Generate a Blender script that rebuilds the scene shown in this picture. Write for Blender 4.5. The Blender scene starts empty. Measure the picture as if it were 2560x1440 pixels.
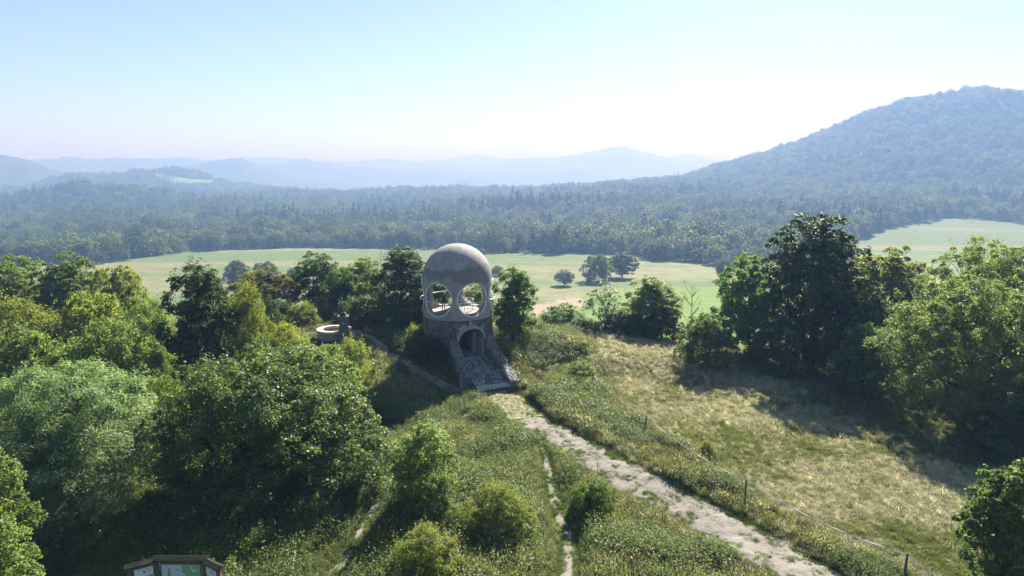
import bpy, math, random
import numpy as np
from mathutils import Vector, Matrix

random.seed(7)
RNG = np.random.default_rng(11)
SC = bpy.context.scene
COL = SC.collection

# ------------------------------------------------------------------ camera
CAM_Z = 18.0
PITCH = math.radians(9.6)
FPX = 1707.0                      # focal length in photo pixels (2560 wide)
cam_d = bpy.data.cameras.new('camera')
cam_d.sensor_width = 36.0
cam_d.lens = FPX / 2560.0 * 36.0
cam_d.clip_start = 0.5
cam_d.clip_end = 60000.0
cam = bpy.data.objects.new('camera', cam_d)
cam.location = (0, 0, CAM_Z)
cam.rotation_euler = (math.radians(90) - PITCH, 0, 0)
COL.objects.link(cam)
SC.camera = cam

# ------------------------------------------------------------------ sky, sun, exposure
SUN_AZ = math.radians(21.0)       # right of the view direction (+Y)
SUN_EL = math.radians(35.0)
world = bpy.data.worlds.new('World')
SC.world = world
world.use_nodes = True
wn = world.node_tree
wn.nodes.clear()
w_out = wn.nodes.new('ShaderNodeOutputWorld')
w_bg = wn.nodes.new('ShaderNodeBackground')
w_sky = wn.nodes.new('ShaderNodeTexSky')
w_sky.sky_type = 'NISHITA'
w_sky.sun_disc = False
w_sky.sun_elevation = SUN_EL
w_sky.sun_rotation = SUN_AZ
w_sky.altitude = 1200.0
w_sky.air_density = 0.7
w_sky.dust_density = 0.5
w_sky.ozone_density = 1.0
w_bg.inputs['Strength'].default_value = 0.05
wn.links.new(w_sky.outputs['Color'], w_bg.inputs['Color'])
wn.links.new(w_bg.outputs['Background'], w_out.inputs['Surface'])

sun_d = bpy.data.lights.new('sun', 'SUN')
sun_d.energy = 5.0
sun_d.angle = math.radians(0.55)
sun_d.color = (1.0, 0.965, 0.92)
sun = bpy.data.objects.new('sun', sun_d)
S = Vector((math.sin(SUN_AZ) * math.cos(SUN_EL), math.cos(SUN_AZ) * math.cos(SUN_EL), math.sin(SUN_EL)))
sun.rotation_euler = S.to_track_quat('Z', 'Y').to_euler()
sun.location = (30, 60, 60)
COL.objects.link(sun)

vs = SC.view_settings
vs.view_transform = 'Standard'
vs.look = 'None'
vs.gamma = 1.0
vs.use_curve_mapping = False
vs.exposure = 1.85
SC.render.engine = 'CYCLES'
cy = SC.cycles
cy.max_bounces = 9
cy.diffuse_bounces = 7
cy.glossy_bounces = 2
cy.transmission_bounces = 7
cy.volume_bounces = 1
cy.transparent_max_bounces = 4
cy.use_denoising = True
cy.caustics_reflective = False
cy.caustics_refractive = False

# ------------------------------------------------------------------ maths helpers
CP, SP = math.cos(PITCH), math.sin(PITCH)

def sstep(a, b, x):
    t = np.clip((x - a) / (b - a), 0.0, 1.0)
    return t * t * (3 - 2 * t)

def softplus(x, k):
    return k * np.logaddexp(0.0, x / k)

def smax(a, b, k):
    return k * np.logaddexp(a / k, b / k)

def _hash(i, j, s):
    v = np.sin(i * 127.1 + j * 311.7 + s * 74.7) * 43758.5453
    return v - np.floor(v)

def vnoise(x, y, s=0):
    x = np.asarray(x, float); y = np.asarray(y, float)
    i = np.floor(x); j = np.floor(y)
    f = x - i; g = y - j
    f = f * f * (3 - 2 * f); g = g * g * (3 - 2 * g)
    a = _hash(i, j, s); b = _hash(i + 1, j, s); c = _hash(i, j + 1, s); d = _hash(i + 1, j + 1, s)
    return (a * (1 - f) + b * f) * (1 - g) + (c * (1 - f) + d * f) * g

def fbm(x, y, s=0, o=3):
    v = 0; amp = 0.5; tot = 0
    for k in range(o):
        v = v + amp * vnoise(x * 2 ** k, y * 2 ** k, s + 13 * k); tot += amp; amp *= 0.5
    return v / tot

def pix_dir(u, v):
    cx = (u - 1280.0) / FPX; cyy = (720.0 - v) / FPX
    return cx, CP + cyy * SP, -SP + cyy * CP       # world x, y, z

def project(x, y, z):
    dz = z - CAM_Z
    dep = y * CP - dz * SP
    dep = np.where(dep < 0.1, 0.1, dep)
    return 1280 + FPX * x / dep, 720 - FPX * (y * SP + dz * CP) / dep

def pix_az(u, v=430.0):
    a, b, c = pix_dir(u, v); return math.atan2(a, b)

def pix_slope(u, v):
    a, b, c = pix_dir(u, v); return c / math.hypot(a, b)

# ------------------------------------------------------------------ terrain shape
TX, TY = -4.94, 61.0              # tower axis
RAMP_DIR = math.radians(-62)      # way the door and ramp face
MX, MY = 1098.0, 1671.0           # summit of the wooded mountain

def skyline(pts, D, lift):
    az = np.array([pix_az(u, v) for u, v in pts])
    z = np.array([CAM_Z + D * pix_slope(u, v) - lift for u, v in pts])
    return az, z, D

RIDGES = [
    skyline([(-900, 520), (0, 490), (80, 475), (140, 462), (200, 457), (300, 460), (380, 470), (440, 484), (560, 496), (800, 520), (1200, 560), (3400, 560)], 1600, 13) + (230, 2),
    skyline([(-900, 500), (0, 470), (60, 462), (130, 445), (200, 430), (240, 437), (300, 435), (360, 424), (440, 418), (480, 426), (520, 438), (560, 452), (640, 464), (750, 474), (900, 484), (1100, 500), (1300, 540), (3400, 540)], 2700, 13) + (420, 5),
    skyline([(-900, 330), (-200, 360), (0, 385), (60, 396), (120, 416), (180, 438), (240, 456), (320, 474), (500, 500), (3400, 520)], 3500, 2) + (400, 10),
    skyline([(-900, 420), (200, 430), (420, 425), (470, 412), (530, 401), (600, 394), (640, 408), (690, 428), (760, 446), (860, 458), (980, 468), (1060, 474), (1110, 462), (1150, 448), (1180, 440), (1215, 452), (1260, 466), (1400, 470), (1600, 462), (1800, 466), (3400, 500)], 4300, 2) + (450, 22),
    skyline([(-900, 400), (80, 397), (180, 392), (230, 396), (270, 393), (360, 396), (450, 394), (560, 405), (650, 410), (700, 408), (760, 397), (800, 404), (860, 414), (930, 416), (1000, 424), (1075, 424), (1090, 417), (1105, 425), (1200, 431), (1330, 430), (1400, 425), (1460, 416), (1475, 430), (1600, 434), (1800, 442), (3400, 470)], 5400, 2) + (500, 22),
    skyline([(-900, 420), (200, 410), (560, 398), (640, 391), (720, 395), (780, 401), (870, 405), (960, 395), (1020, 403), (1090, 405), (1180, 410), (1240, 402), (1280, 396), (1340, 393), (1400, 392), (1450, 384), (1505, 372), (1550, 364), (1580, 370), (1630, 384), (1700, 399), (1790, 401), (1830, 412), (1900, 428), (3400, 450)], 7000, 2) + (600, 22),
    skyline([(-900, 410), (380, 396), (450, 391), (520, 397), (1000, 404), (1100, 400), (1160, 391), (1190, 385), (1220, 392), (1300, 402), (1600, 402), (1680, 394), (1722, 383), (1760, 392), (1820, 404), (1900, 420), (3400, 440)], 8400, 2) + (700, 22),
]

M_R = [0, 100, 155, 240, 320, 435, 570, 670, 1000, 1500, 2500]
M_Z = [208, 193, 177, 148, 110, 62, 24, -8, -34, -50, -58]

def h_far(x, y):
    r = np.hypot(x, y); az = np.arctan2(x, y)
    rm = np.hypot((x - MX), (y - MY))
    rm = rm * (1.0 + 0.05 * np.sin(3 * np.arctan2(x - MX, y - MY) + 1.0))
    plain = np.interp(rm, M_R, M_Z)
    und = (fbm(x / 260.0, y / 260.0, 3, 3) - 0.5) * 26.0 * sstep(650, 1100, r)
    plain = plain + und * np.where(rm < 700, 0.5, 1.0)
    fall = sstep(2250, 3000, r) * sstep(600, 900, rm)
    plain = plain - fall * 75.0
    zfield = -32.0 - 0.03 * (r - 200.0)
    zz = zfield + (plain - zfield) * sstep(520, 800, r)
    for az_i, z_i, D, w, nz in RIDGES:
        zi = np.interp(az, az_i, z_i)
        prof = np.exp(-((r - D) / w) ** 2)
        zi = zi + (fbm(az * 160, r / 150.0, 40 + D, 3) - 0.5) * nz
        cand = -125.0 + (zi + 125.0) * prof
        zz = np.where(r > D - 3 * w, np.maximum(zz, cand), zz)
    return zz

def h_hill(x, y):
    d = np.hypot(x - TX, y - TY)
    back = sstep(-4.0, 5.0, y - TY)
    m = 2.0 * (1 - sstep(3.3, 7.4, d)) * (1 - back) + back * 2.0 * (1 - sstep(7, 34, d))
    # the ramp is let into the slope
    ux, uy = math.cos(RAMP_DIR), math.sin(RAMP_DIR)
    al = (x - TX) * ux + (y - TY) * uy; ac = np.abs(-(x - TX) * uy + (y - TY) * ux)
    inr = sstep(1.9, 1.5, ac) * (al > 0)
    m = m - inr * np.clip(m - (1.95 - 1.6 * np.clip((al - 2.9) / 4.35, 0, 1) - 0.3), 0, 3) * (al < 7.2)
    z = m
    z = z - 0.055 * softplus(x - 12.0, 4.0) - 0.05 * softplus(-x - 26.0, 4.0)
    # low verge bank beside the track, gentle knolls
    z = z + (fbm(x / 11.0, y / 11.0, 5, 2) - 0.5) * 0.7 * sstep(7.5, 14, d) + (vnoise(x / 2.3, y / 2.3, 9) - 0.5) * 0.16 * sstep(7, 9, d)
    e = 86.0 - 12.5 * sstep(-5, 4, x)
    z = z - 0.36 * softplus(y - e, 2.5)
    z = z - 0.30 * softplus(np.abs(x) - 85.0, 6.0) - 0.25 * softplus(-y - 50.0, 6.0)
    return z

def h(x, y):
    x = np.asarray(x, float); y = np.asarray(y, float)
    r = np.hypot(x, y)
    hh = h_hill(x, y); hf = h_far(x, np.where(y < 0, -y, y))
    z = smax(np.clip(hh, -400, 100), np.where(r < 900, hf, hf), 3.0)
    return np.where(r > 1500, hf, np.where(hf > hh + 60, hf, z))

def gp(u, v, tmax=3000.0):
    """ground point under a photo pixel"""
    a, b, c = pix_dir(u, v)
    n = math.hypot(a, b)
    t = np.concatenate([np.arange(14, 140, 0.15), np.arange(140, tmax, 1.0)])
    X = a / n * t; Y = b / n * t; Z = CAM_Z + c / n * t
    below = np.nonzero(Z < h(X, Y))[0]
    k = below[0] if len(below) else len(t) - 1
    return float(X[k]), float(Y[k])

def hz(x, y):
    return float(h(np.array([x]), np.array([y]))[0])

# forest edge behind the valley field, as distance over azimuth
EDGE_PX = [(-700, 668), (0, 662), (150, 660), (250, 662), (300, 655), (450, 632), (620, 624), (760, 621), (1000, 622), (1250, 632), (1500, 637), (1650, 652), (1780, 664), (1900, 684), (2050, 700), (3300, 700)]
EDGE_AZ = []; EDGE_R = []
for u, v in EDGE_PX:
    X_, Y_ = gp(u, v)
    EDGE_AZ.append(math.atan2(X_, Y_)); EDGE_R.append(math.hypot(X_, Y_))
def edge_r(az):
    return np.interp(az, EDGE_AZ, EDGE_R)

FIELD_RIGHT = [(2120, 620), (2165, 592), (2200, 574), (2290, 558), (2370, 546), (2460, 549), (2560, 561), (2900, 585), (2900, 720), (2040, 720)]
FIELD_HILL = [(365, 432), (400, 434), (470, 446), (545, 452), (530, 461), (450, 464), (415, 452), (385, 442)]
FIELD_CLEAR = [(1750, 606), (1800, 596), (1880, 600), (1880, 612), (1760, 614)]

def in_poly(u, v, poly):
    ins = np.zeros(u.shape, bool)
    n = len(poly)
    for i in range(n):
        x0, y0 = poly[i]; x1, y1 = poly[(i + 1) % n]
        c = ((y0 > v) != (y1 > v)) & (u < (x1 - x0) * (v - y0) / (y1 - y0 + 1e-9) + x0)
        ins ^= c
    return ins

def open_land(x, y, z, r, az):
    """True where there is no wood"""
    u, v = project(x, y, z)
    o = r < edge_r(az) + 2
    o |= (r > 420) & (r < 1150) & in_poly(u, v, FIELD_RIGHT)
    o |= (r > 2100) & (r < 2850) & in_poly(u, v, FIELD_HILL)
    return o

# ------------------------------------------------------------------ materials
def new_mat(name):
    m = bpy.data.materials.new(name)
    m.use_nodes = True
    nt = m.node_tree
    nt.nodes.clear()
    return m, nt, nt.nodes.new('ShaderNodeOutputMaterial')

def N(nt, typ, **kw):
    n = nt.nodes.new(typ)
    for k, v in kw.items():
        if k.startswith('i_'):
            n.inputs[k[2:].replace('_', ' ')].default_value = v
        else:
            setattr(n, k, v)
    return n

def rgba(c): return (c[0], c[1], c[2], 1.0)

def mixrgb(nt, fac, a, b, typ='MIX'):
    n = nt.nodes.new('ShaderNodeMix'); n.data_type = 'RGBA'; n.blend_type = typ
    for sock, val in ((n.inputs[0], fac), (n.inputs[6], a), (n.inputs[7], b)):
        if hasattr(val, 'is_output'): nt.links.new(val, sock)
        elif isinstance(val, (int, float)): sock.default_value = val
        else: sock.default_value = rgba(val)
    return n.outputs[2]

def ramp(nt, fac, stops):
    n = nt.nodes.new('ShaderNodeValToRGB')
    els = n.color_ramp.elements
    while len(els) < len(stops): els.new(0.5)
    for e, (p, c) in zip(els, stops):
        e.position = p; e.color = rgba(c) if not isinstance(c, (int, float)) else (c, c, c, 1)
    nt.links.new(fac, n.inputs[0])
    return n.outputs[0]

def noise(nt, scale, detail=3, rough=0.55, coord='Object', vec=None):
    if vec is None:
        tc = nt.nodes.new('ShaderNodeTexCoord'); vec = tc.outputs[coord]
    n = N(nt, 'ShaderNodeTexNoise'); n.inputs['Scale'].default_value = scale
    n.inputs['Detail'].default_value = detail; n.inputs['Roughness'].default_value = rough
    nt.links.new(vec, n.inputs['Vector'])
    return n.outputs[0]

def leaf_mat(name, dark, light, trans=(1.7, 1.75, 0.75), tfac=0.42, rough=0.55, spec=0.3, warm=None, ovar=(0.78, 1.22)):
    """leaf colour runs dark..light from leaf to leaf; light passes through the blade"""
    if name.startswith('leaf') and name not in ('leaf_wood', 'leaf_pine'):
        dark = tuple(q * 1.25 for q in dark); light = tuple(q * 1.2 for q in light); tfac = tfac + 0.06
    m, nt, out = new_mat(name)
    at = N(nt, 'ShaderNodeAttribute', attribute_name='var')
    oi = N(nt, 'ShaderNodeObjectInfo')
    c = mixrgb(nt, at.outputs['Fac'], dark, light)
    if warm:
        ad = N(nt, 'ShaderNodeMath', operation='GREATER_THAN'); ad.inputs[1].default_value = 0.8
        nt.links.new(at.outputs['Fac'], ad.inputs[0])
        c = mixrgb(nt, ad.outputs[0], c, warm)
    mr = N(nt, 'ShaderNodeMapRange'); mr.inputs[3].default_value = ovar[0]; mr.inputs[4].default_value = ovar[1]
    nt.links.new(oi.outputs['Random'], mr.inputs[0])
    hsv = N(nt, 'ShaderNodeHueSaturation')
    nt.links.new(mr.outputs[0], hsv.inputs['Value']); nt.links.new(c, hsv.inputs['Color'])
    c = hsv.outputs[0]
    pb = N(nt, 'ShaderNodeBsdfPrincipled'); pb.inputs['Roughness'].default_value = rough
    pb.inputs['Specular IOR Level'].default_value = spec
    nt.links.new(c, pb.inputs['Base Color'])
    tr = N(nt, 'ShaderNodeBsdfTranslucent')
    tcol = mixrgb(nt, 1.0, c, trans, 'MULTIPLY')
    nt.links.new(tcol, tr.inputs['Color'])
    mx = N(nt, 'ShaderNodeMixShader'); mx.inputs[0].default_value = tfac
    nt.links.new(pb.outputs[0], mx.inputs[1]); nt.links.new(tr.outputs[0], mx.inputs[2])
    nt.links.new(mx.outputs[0], out.inputs['Surface'])
    return m

def plain_mat(name, c0, c1, scale=4.0, rough=0.85, bump=0.0, bscale=None, metallic=0.0, spec=0.3):
    m, nt, out = new_mat(name)
    f = noise(nt, scale, 5, 0.6)
    c = ramp(nt, f, [(0.32, c0), (0.68, c1)])
    pb = N(nt, 'ShaderNodeBsdfPrincipled'); pb.inputs['Roughness'].default_value = rough
    pb.inputs['Metallic'].default_value = metallic; pb.inputs['Specular IOR Level'].default_value = spec
    nt.links.new(c, pb.inputs['Base Color'])
    if bump:
        b = N(nt, 'ShaderNodeBump'); b.inputs['Strength'].default_value = bump; b.inputs['Distance'].default_value = 0.05
        nt.links.new(noise(nt, bscale or scale * 5, 4), b.inputs['Height'])
        nt.links.new(b.outputs[0], pb.inputs['Normal'])
    nt.links.new(pb.outputs[0], out.inputs['Surface'])
    return m

MAT = {}
MAT['bark'] = plain_mat('bark', (0.045, 0.035, 0.027), (0.10, 0.085, 0.07), 6, 0.9, 0.5)
MAT['bark_grey'] = plain_mat('bark_grey', (0.13, 0.11, 0.09), (0.22, 0.19, 0.16), 6, 0.9, 0.4)
MAT['leaf_dark'] = leaf_mat('leaf_dark', (0.025, 0.048, 0.016), (0.07, 0.11, 0.032), tfac=0.34)
MAT['leaf_mid'] = leaf_mat('leaf_mid', (0.04, 0.08, 0.02), (0.12, 0.18, 0.045), tfac=0.42)
MAT['leaf_light'] = leaf_mat('leaf_light', (0.07, 0.115, 0.03), (0.18, 0.235, 0.075), tfac=0.45)
MAT['leaf_yellow'] = leaf_mat('leaf_yellow', (0.08, 0.115, 0.025), (0.20, 0.235, 0.06), tfac=0.45, warm=(0.25, 0.225, 0.045))
MAT['leaf_ochre'] = leaf_mat('leaf_ochre', (0.05, 0.065, 0.018), (0.14, 0.135, 0.034), tfac=0.4, warm=(0.20, 0.13, 0.03))
MAT['leaf_rust'] = leaf_mat('leaf_rust', (0.08, 0.06, 0.025), (0.19, 0.12, 0.05), tfac=0.4)
MAT['leaf_grey'] = leaf_mat('leaf_grey', (0.075, 0.12, 0.065), (0.17, 0.235, 0.135), tfac=0.42, rough=0.5, spec=0.35)
MAT['leaf_hazel'] = leaf_mat('leaf_hazel', (0.045, 0.09, 0.03), (0.13, 0.195, 0.06), tfac=0.45, rough=0.5, spec=0.38, warm=(0.16, 0.19, 0.05))
MAT['leaf_wood'] = leaf_mat('leaf_wood', (0.04, 0.065, 0.02), (0.13, 0.17, 0.05), tfac=0.35, rough=0.6, spec=0.2, ovar=(0.55, 1.6))
MAT['leaf_wood_pale'] = leaf_mat('leaf_wood_pale', (0.045, 0.07, 0.022), (0.14, 0.165, 0.05), tfac=0.35, rough=0.6, spec=0.2, ovar=(0.6, 1.5))
MAT['leaf_pine'] = leaf_mat('leaf_pine', (0.018, 0.034, 0.018), (0.045, 0.065, 0.028), tfac=0.15, rough=0.6, spec=0.2)
MAT['grass_green'] = leaf_mat('grass_green', (0.07, 0.11, 0.024), (0.16, 0.21, 0.055), trans=(1.4, 1.5, 0.7), tfac=0.4, rough=0.5, spec=0.3)
MAT['grass_dry'] = leaf_mat('grass_dry', (0.40, 0.38, 0.25), (0.66, 0.63, 0.46), trans=(1.0, 1.0, 0.8), tfac=0.45, rough=0.6, spec=0.2)
MAT['grass_olive'] = leaf_mat('grass_olive', (0.11, 0.125, 0.04), (0.25, 0.255, 0.10), trans=(1.3, 1.35, 0.75), tfac=0.45, rough=0.5, spec=0.25)
MAT['grass_tall'] = leaf_mat('grass_tall', (0.09, 0.115, 0.04), (0.20, 0.215, 0.095), trans=(1.2, 1.25, 0.8), tfac=0.4, rough=0.5, spec=0.2)
MAT['weed'] = leaf_mat('weed', (0.06, 0.095, 0.025), (0.165, 0.205, 0.055), trans=(1.5, 1.55, 0.7), tfac=0.45, rough=0.7, spec=0.15, warm=(0.2, 0.18, 0.04))
MAT['weed_brown'] = leaf_mat('weed_brown', (0.06, 0.055, 0.03), (0.16, 0.13, 0.07), tfac=0.3, rough=0.6, spec=0.2)

# ------------------------------------------------------------------ mesh helpers
def mesh_np(name, verts, faces, mat=None, smooth=False, var=None):
    """faces: int array (n,3) or (n,4)"""
    me = bpy.data.meshes.new(name)
    verts = np.asarray(verts, np.float32); faces = np.asarray(faces, np.int32)
    k = faces.shape[1]
    me.vertices.add(len(verts)); me.vertices.foreach_set('co', verts.ravel())
    me.loops.add(faces.size); me.loops.foreach_set('vertex_index', faces.ravel())
    me.polygons.add(len(faces))
    me.polygons.foreach_set('loop_start', np.arange(0, faces.size, k, dtype=np.int32))
    if smooth: me.polygons.foreach_set('use_smooth', np.ones(len(faces), bool))
    if var is not None:
        a = me.attributes.new('var', 'FLOAT', 'POINT'); a.data.foreach_set('value', np.asarray(var, np.float32))
    me.update(calc_edges=True)
    if mat: me.materials.append(mat)
    return me

class MB:
    """collects primitive shapes into one mesh"""
    def __init__(s): s.v = []; s.f = []; s.sm = []
    def add(s, v, f, smooth=False):
        o = len(s.v); s.v += [tuple(p) for p in v]; s.f += [tuple(i + o for i in q) for q in f]; s.sm += [smooth] * len(f)
    def box(s, x0, x1, y0, y1, z0, z1, M=None, b=0.0):
        if b <= 0:
            v = [Vector((x, y, z)) for z in (z0, z1) for y in (y0, y1) for x in (x0, x1)]
            f = [(0, 2, 3, 1), (4, 5, 7, 6), (0, 1, 5, 4), (2, 6, 7, 3), (0, 4, 6, 2), (1, 3, 7, 5)]
        else:
            v = []
            for z, i in ((z0, b), (z0 + b, 0), (z1 - b, 0), (z1, b)):
                for sx, sy in ((0, 0), (1, 0), (1, 1), (0, 1)):
                    v.append(Vector(((x1 - i if sx else x0 + i), (y1 - i if sy else y0 + i), z)))
            f = [(3, 2, 1, 0), (12, 13, 14, 15)]
            for k in range(3):
                for j in range(4):
                    a = k * 4 + j; c = k * 4 + (j + 1) % 4
                    f.append((a, c, c + 4, a + 4))
        if M is not None: v = [M @ p for p in v]
        s.add(v, f)
    def tube(s, pts, rad, n=8, closed=False, caps=True, smooth=True):
        pts = [Vector(p) for p in pts]
        if not isinstance(rad, (list, tuple)): rad = [rad] * len(pts)
        v = []; m = len(pts); prev = None
        for i, p in enumerate(pts):
            if closed: t = pts[(i + 1) % m] - pts[i - 1]
            else: t = pts[min(i + 1, m - 1)] - pts[max(i - 1, 0)]
            t.normalize()
            if prev is None:
                a = t.orthogonal().normalized()
            else:
                a = prev - t * prev.dot(t)
                a = a.normalized() if a.length > 1e-6 else t.orthogonal().normalized()
            prev = a; b = t.cross(a)
            for k in range(n):
                an = 2 * math.pi * k / n
                v.append(p + (a * math.cos(an) + b * math.sin(an)) * rad[i])
        f = []
        for i in range(m if closed else m - 1):
            for k in range(n):
                j = (i + 1) % m
                f.append((i * n + k, i * n + (k + 1) % n, j * n + (k + 1) % n, j * n + k))
        if caps and not closed:
            f.append(tuple(range(n - 1, -1, -1))); f.append(tuple(range((m - 1) * n, m * n)))
        s.add(v, f, smooth)
    def lathe(s, prof, n=48, c=(0, 0), smooth=True, close=False):
        v = []; f = []; m = len(prof)
        for r, z in prof:
            for k in range(n):
                a = 2 * math.pi * k / n
                v.append((c[0] + r * math.cos(a), c[1] + r * math.sin(a), z))
        for i in range(m if close else m - 1):
            j = (i + 1) % m
            for k in range(n):
                q = (k + 1) % n
                f.append((i * n + k, i * n + q, j * n + q, j * n + k))
        s.add(v, f, smooth)
    def mesh(s, name, mat=None):
        me = bpy.data.meshes.new(name); me.from_pydata(s.v, [], s.f)
        me.polygons.foreach_set('use_smooth', s.sm)
        me.update()
        if mat: me.materials.append(mat)
        return me
    def build(s, name, mat, parent=None):
        return link(name, s.mesh(name, mat), parent)

def link(name, data, parent=None, loc=(0, 0, 0)):
    o = bpy.data.objects.new(name, data); COL.objects.link(o); o.location = loc
    if parent is not None: o.parent = parent
    return o

def tag(o, label, cat, group=None):
    o['label'] = label; o['category'] = cat
    if group: o['group'] = group
    return o

def thing(name, label, cat, loc=(0, 0, 0), rz=0.0, group=None):
    o = bpy.data.objects.new(name, None); COL.objects.link(o)
    o.empty_display_size = 0.3
    o.location = loc; o.rotation_euler = (0, 0, rz)
    return tag(o, label, cat, group)

# ------------------------------------------------------------------ paths (centre lines from the photo)
def line(pts, n=10):
    g = [gp(u, v) for u, v in pts]
    out = []
    for i in range(len(g) - 1):
        p0 = Vector(g[max(i - 1, 0)]); p1 = Vector(g[i]); p2 = Vector(g[i + 1]); p3 = Vector(g[min(i + 2, len(g) - 1)])
        for k in range(n):
            t = k / n
            q = 0.5 * ((2 * p1) + (p2 - p0) * t + (2 * p0 - 5 * p1 + 4 * p2 - p3) * t * t + (3 * p1 - p0 - 3 * p2 + p3) * t ** 3)
            out.append((q.x, q.y))
    out.append(g[-1])
    return np.array(out)

PATHS = {
    'dirt_track': (line([(1318, 1048), (1400, 1095), (1470, 1135), (1560, 1190), (1700, 1268), (1850, 1352), (2000, 1440), (2150, 1535)]), 1.3, 1.6),
    'worn_lawn': (line([(1222, 968), (1250, 990), (1285, 1015), (1318, 1046)]), 1.5, 1.5),
    'footpath': (line([(1215, 985), (1170, 984), (1115, 968), (1050, 933), (1000, 903), (960, 872), (930, 846), (885, 825)]), 0.34, 0.30),
    'side_path': (line([(1352, 1120), (1366, 1150), (1370, 1190), (1385, 1250), (1412, 1320), (1425, 1380), (1418, 1440), (1400, 1500)]), 0.17, 0.42),
    'bank_path': (line([(992, 1180), (955, 1235), (912, 1315), (865, 1395), (835, 1440), (790, 1500)]), 0.2, 0.28),
}

def path_dist(x, y):
    """signed distance (m) outside the nearest path's edge"""
    best = np.full(np.shape(x), 1e9); bestlawn = np.full(np.shape(x), 1e9)
    for nm, (pl, w0, w1) in PATHS.items():
        n = len(pl)
        for i in range(n - 1):
            a = pl[i]; b = pl[i + 1]; ab = b - a; L2 = ab @ ab + 1e-9
            t = np.clip(((x - a[0]) * ab[0] + (y - a[1]) * ab[1]) / L2, 0, 1)
            d = np.hypot(x - a[0] - t * ab[0], y - a[1] - t * ab[1]) - (w0 + (w1 - w0) * (i + t) / (n - 1))
            if nm == 'worn_lawn': bestlawn = np.minimum(bestlawn, d)
            else: best = np.minimum(best, d)
    return best, bestlawn

# fence line, used by the verge too
FENCE_PX = [(1470, 957), (1612, 1080), (1862, 1257), (2259, 1452), (2470, 1560)]
FENCE = [gp(u, v) for u, v in FENCE_PX]

HEDGE = [gp(u, v) for u, v in [(1790, 850), (1850, 872), (2000, 910), (2200, 990), (2330, 1065), (2560, 1140), (2900, 1250)]]

def dry_mask(x, y):
    """0 green .. 1 straw"""
    # right of the fence line: hay meadow
    fx = np.interp(y, [p[1] for p in FENCE][::-1], [p[0] for p in FENCE][::-1])
    right = sstep(-0.5, 3.0, x - fx) * sstep(90, 78, y)
    u, v = project(x, y, np.zeros_like(x))
    n1 = fbm(x / 7.0, y / 4.5, 21, 3); n2 = fbm(x / 1.7, y / 1.7, 22, 2)
    dry = right * (0.88 - 0.6 * sstep(0.45, 0.60, n1) * (0.35 + 0.65 * sstep(66, 46, y)) - 0.35 * sstep(38, 30, y))
    # green strip along the hedge on the right
    hx = np.interp(y, [p[1] for p in HEDGE][::-1], [p[0] for p in HEDGE][::-1])
    dry = dry * (1 - 0.9 * sstep(-11, -4, x - hx + (n1 - 0.5) * 6))
    verge = sstep(4.5, 2.0, np.abs(x - fx + 1.5)) * (n1 > 0.5) * 0.55
    dry = np.maximum(dry, verge)
    dry = dry + (n2 - 0.5) * 0.8 * np.maximum(right, 0.3)
    return np.clip(dry, 0, 1)

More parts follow.
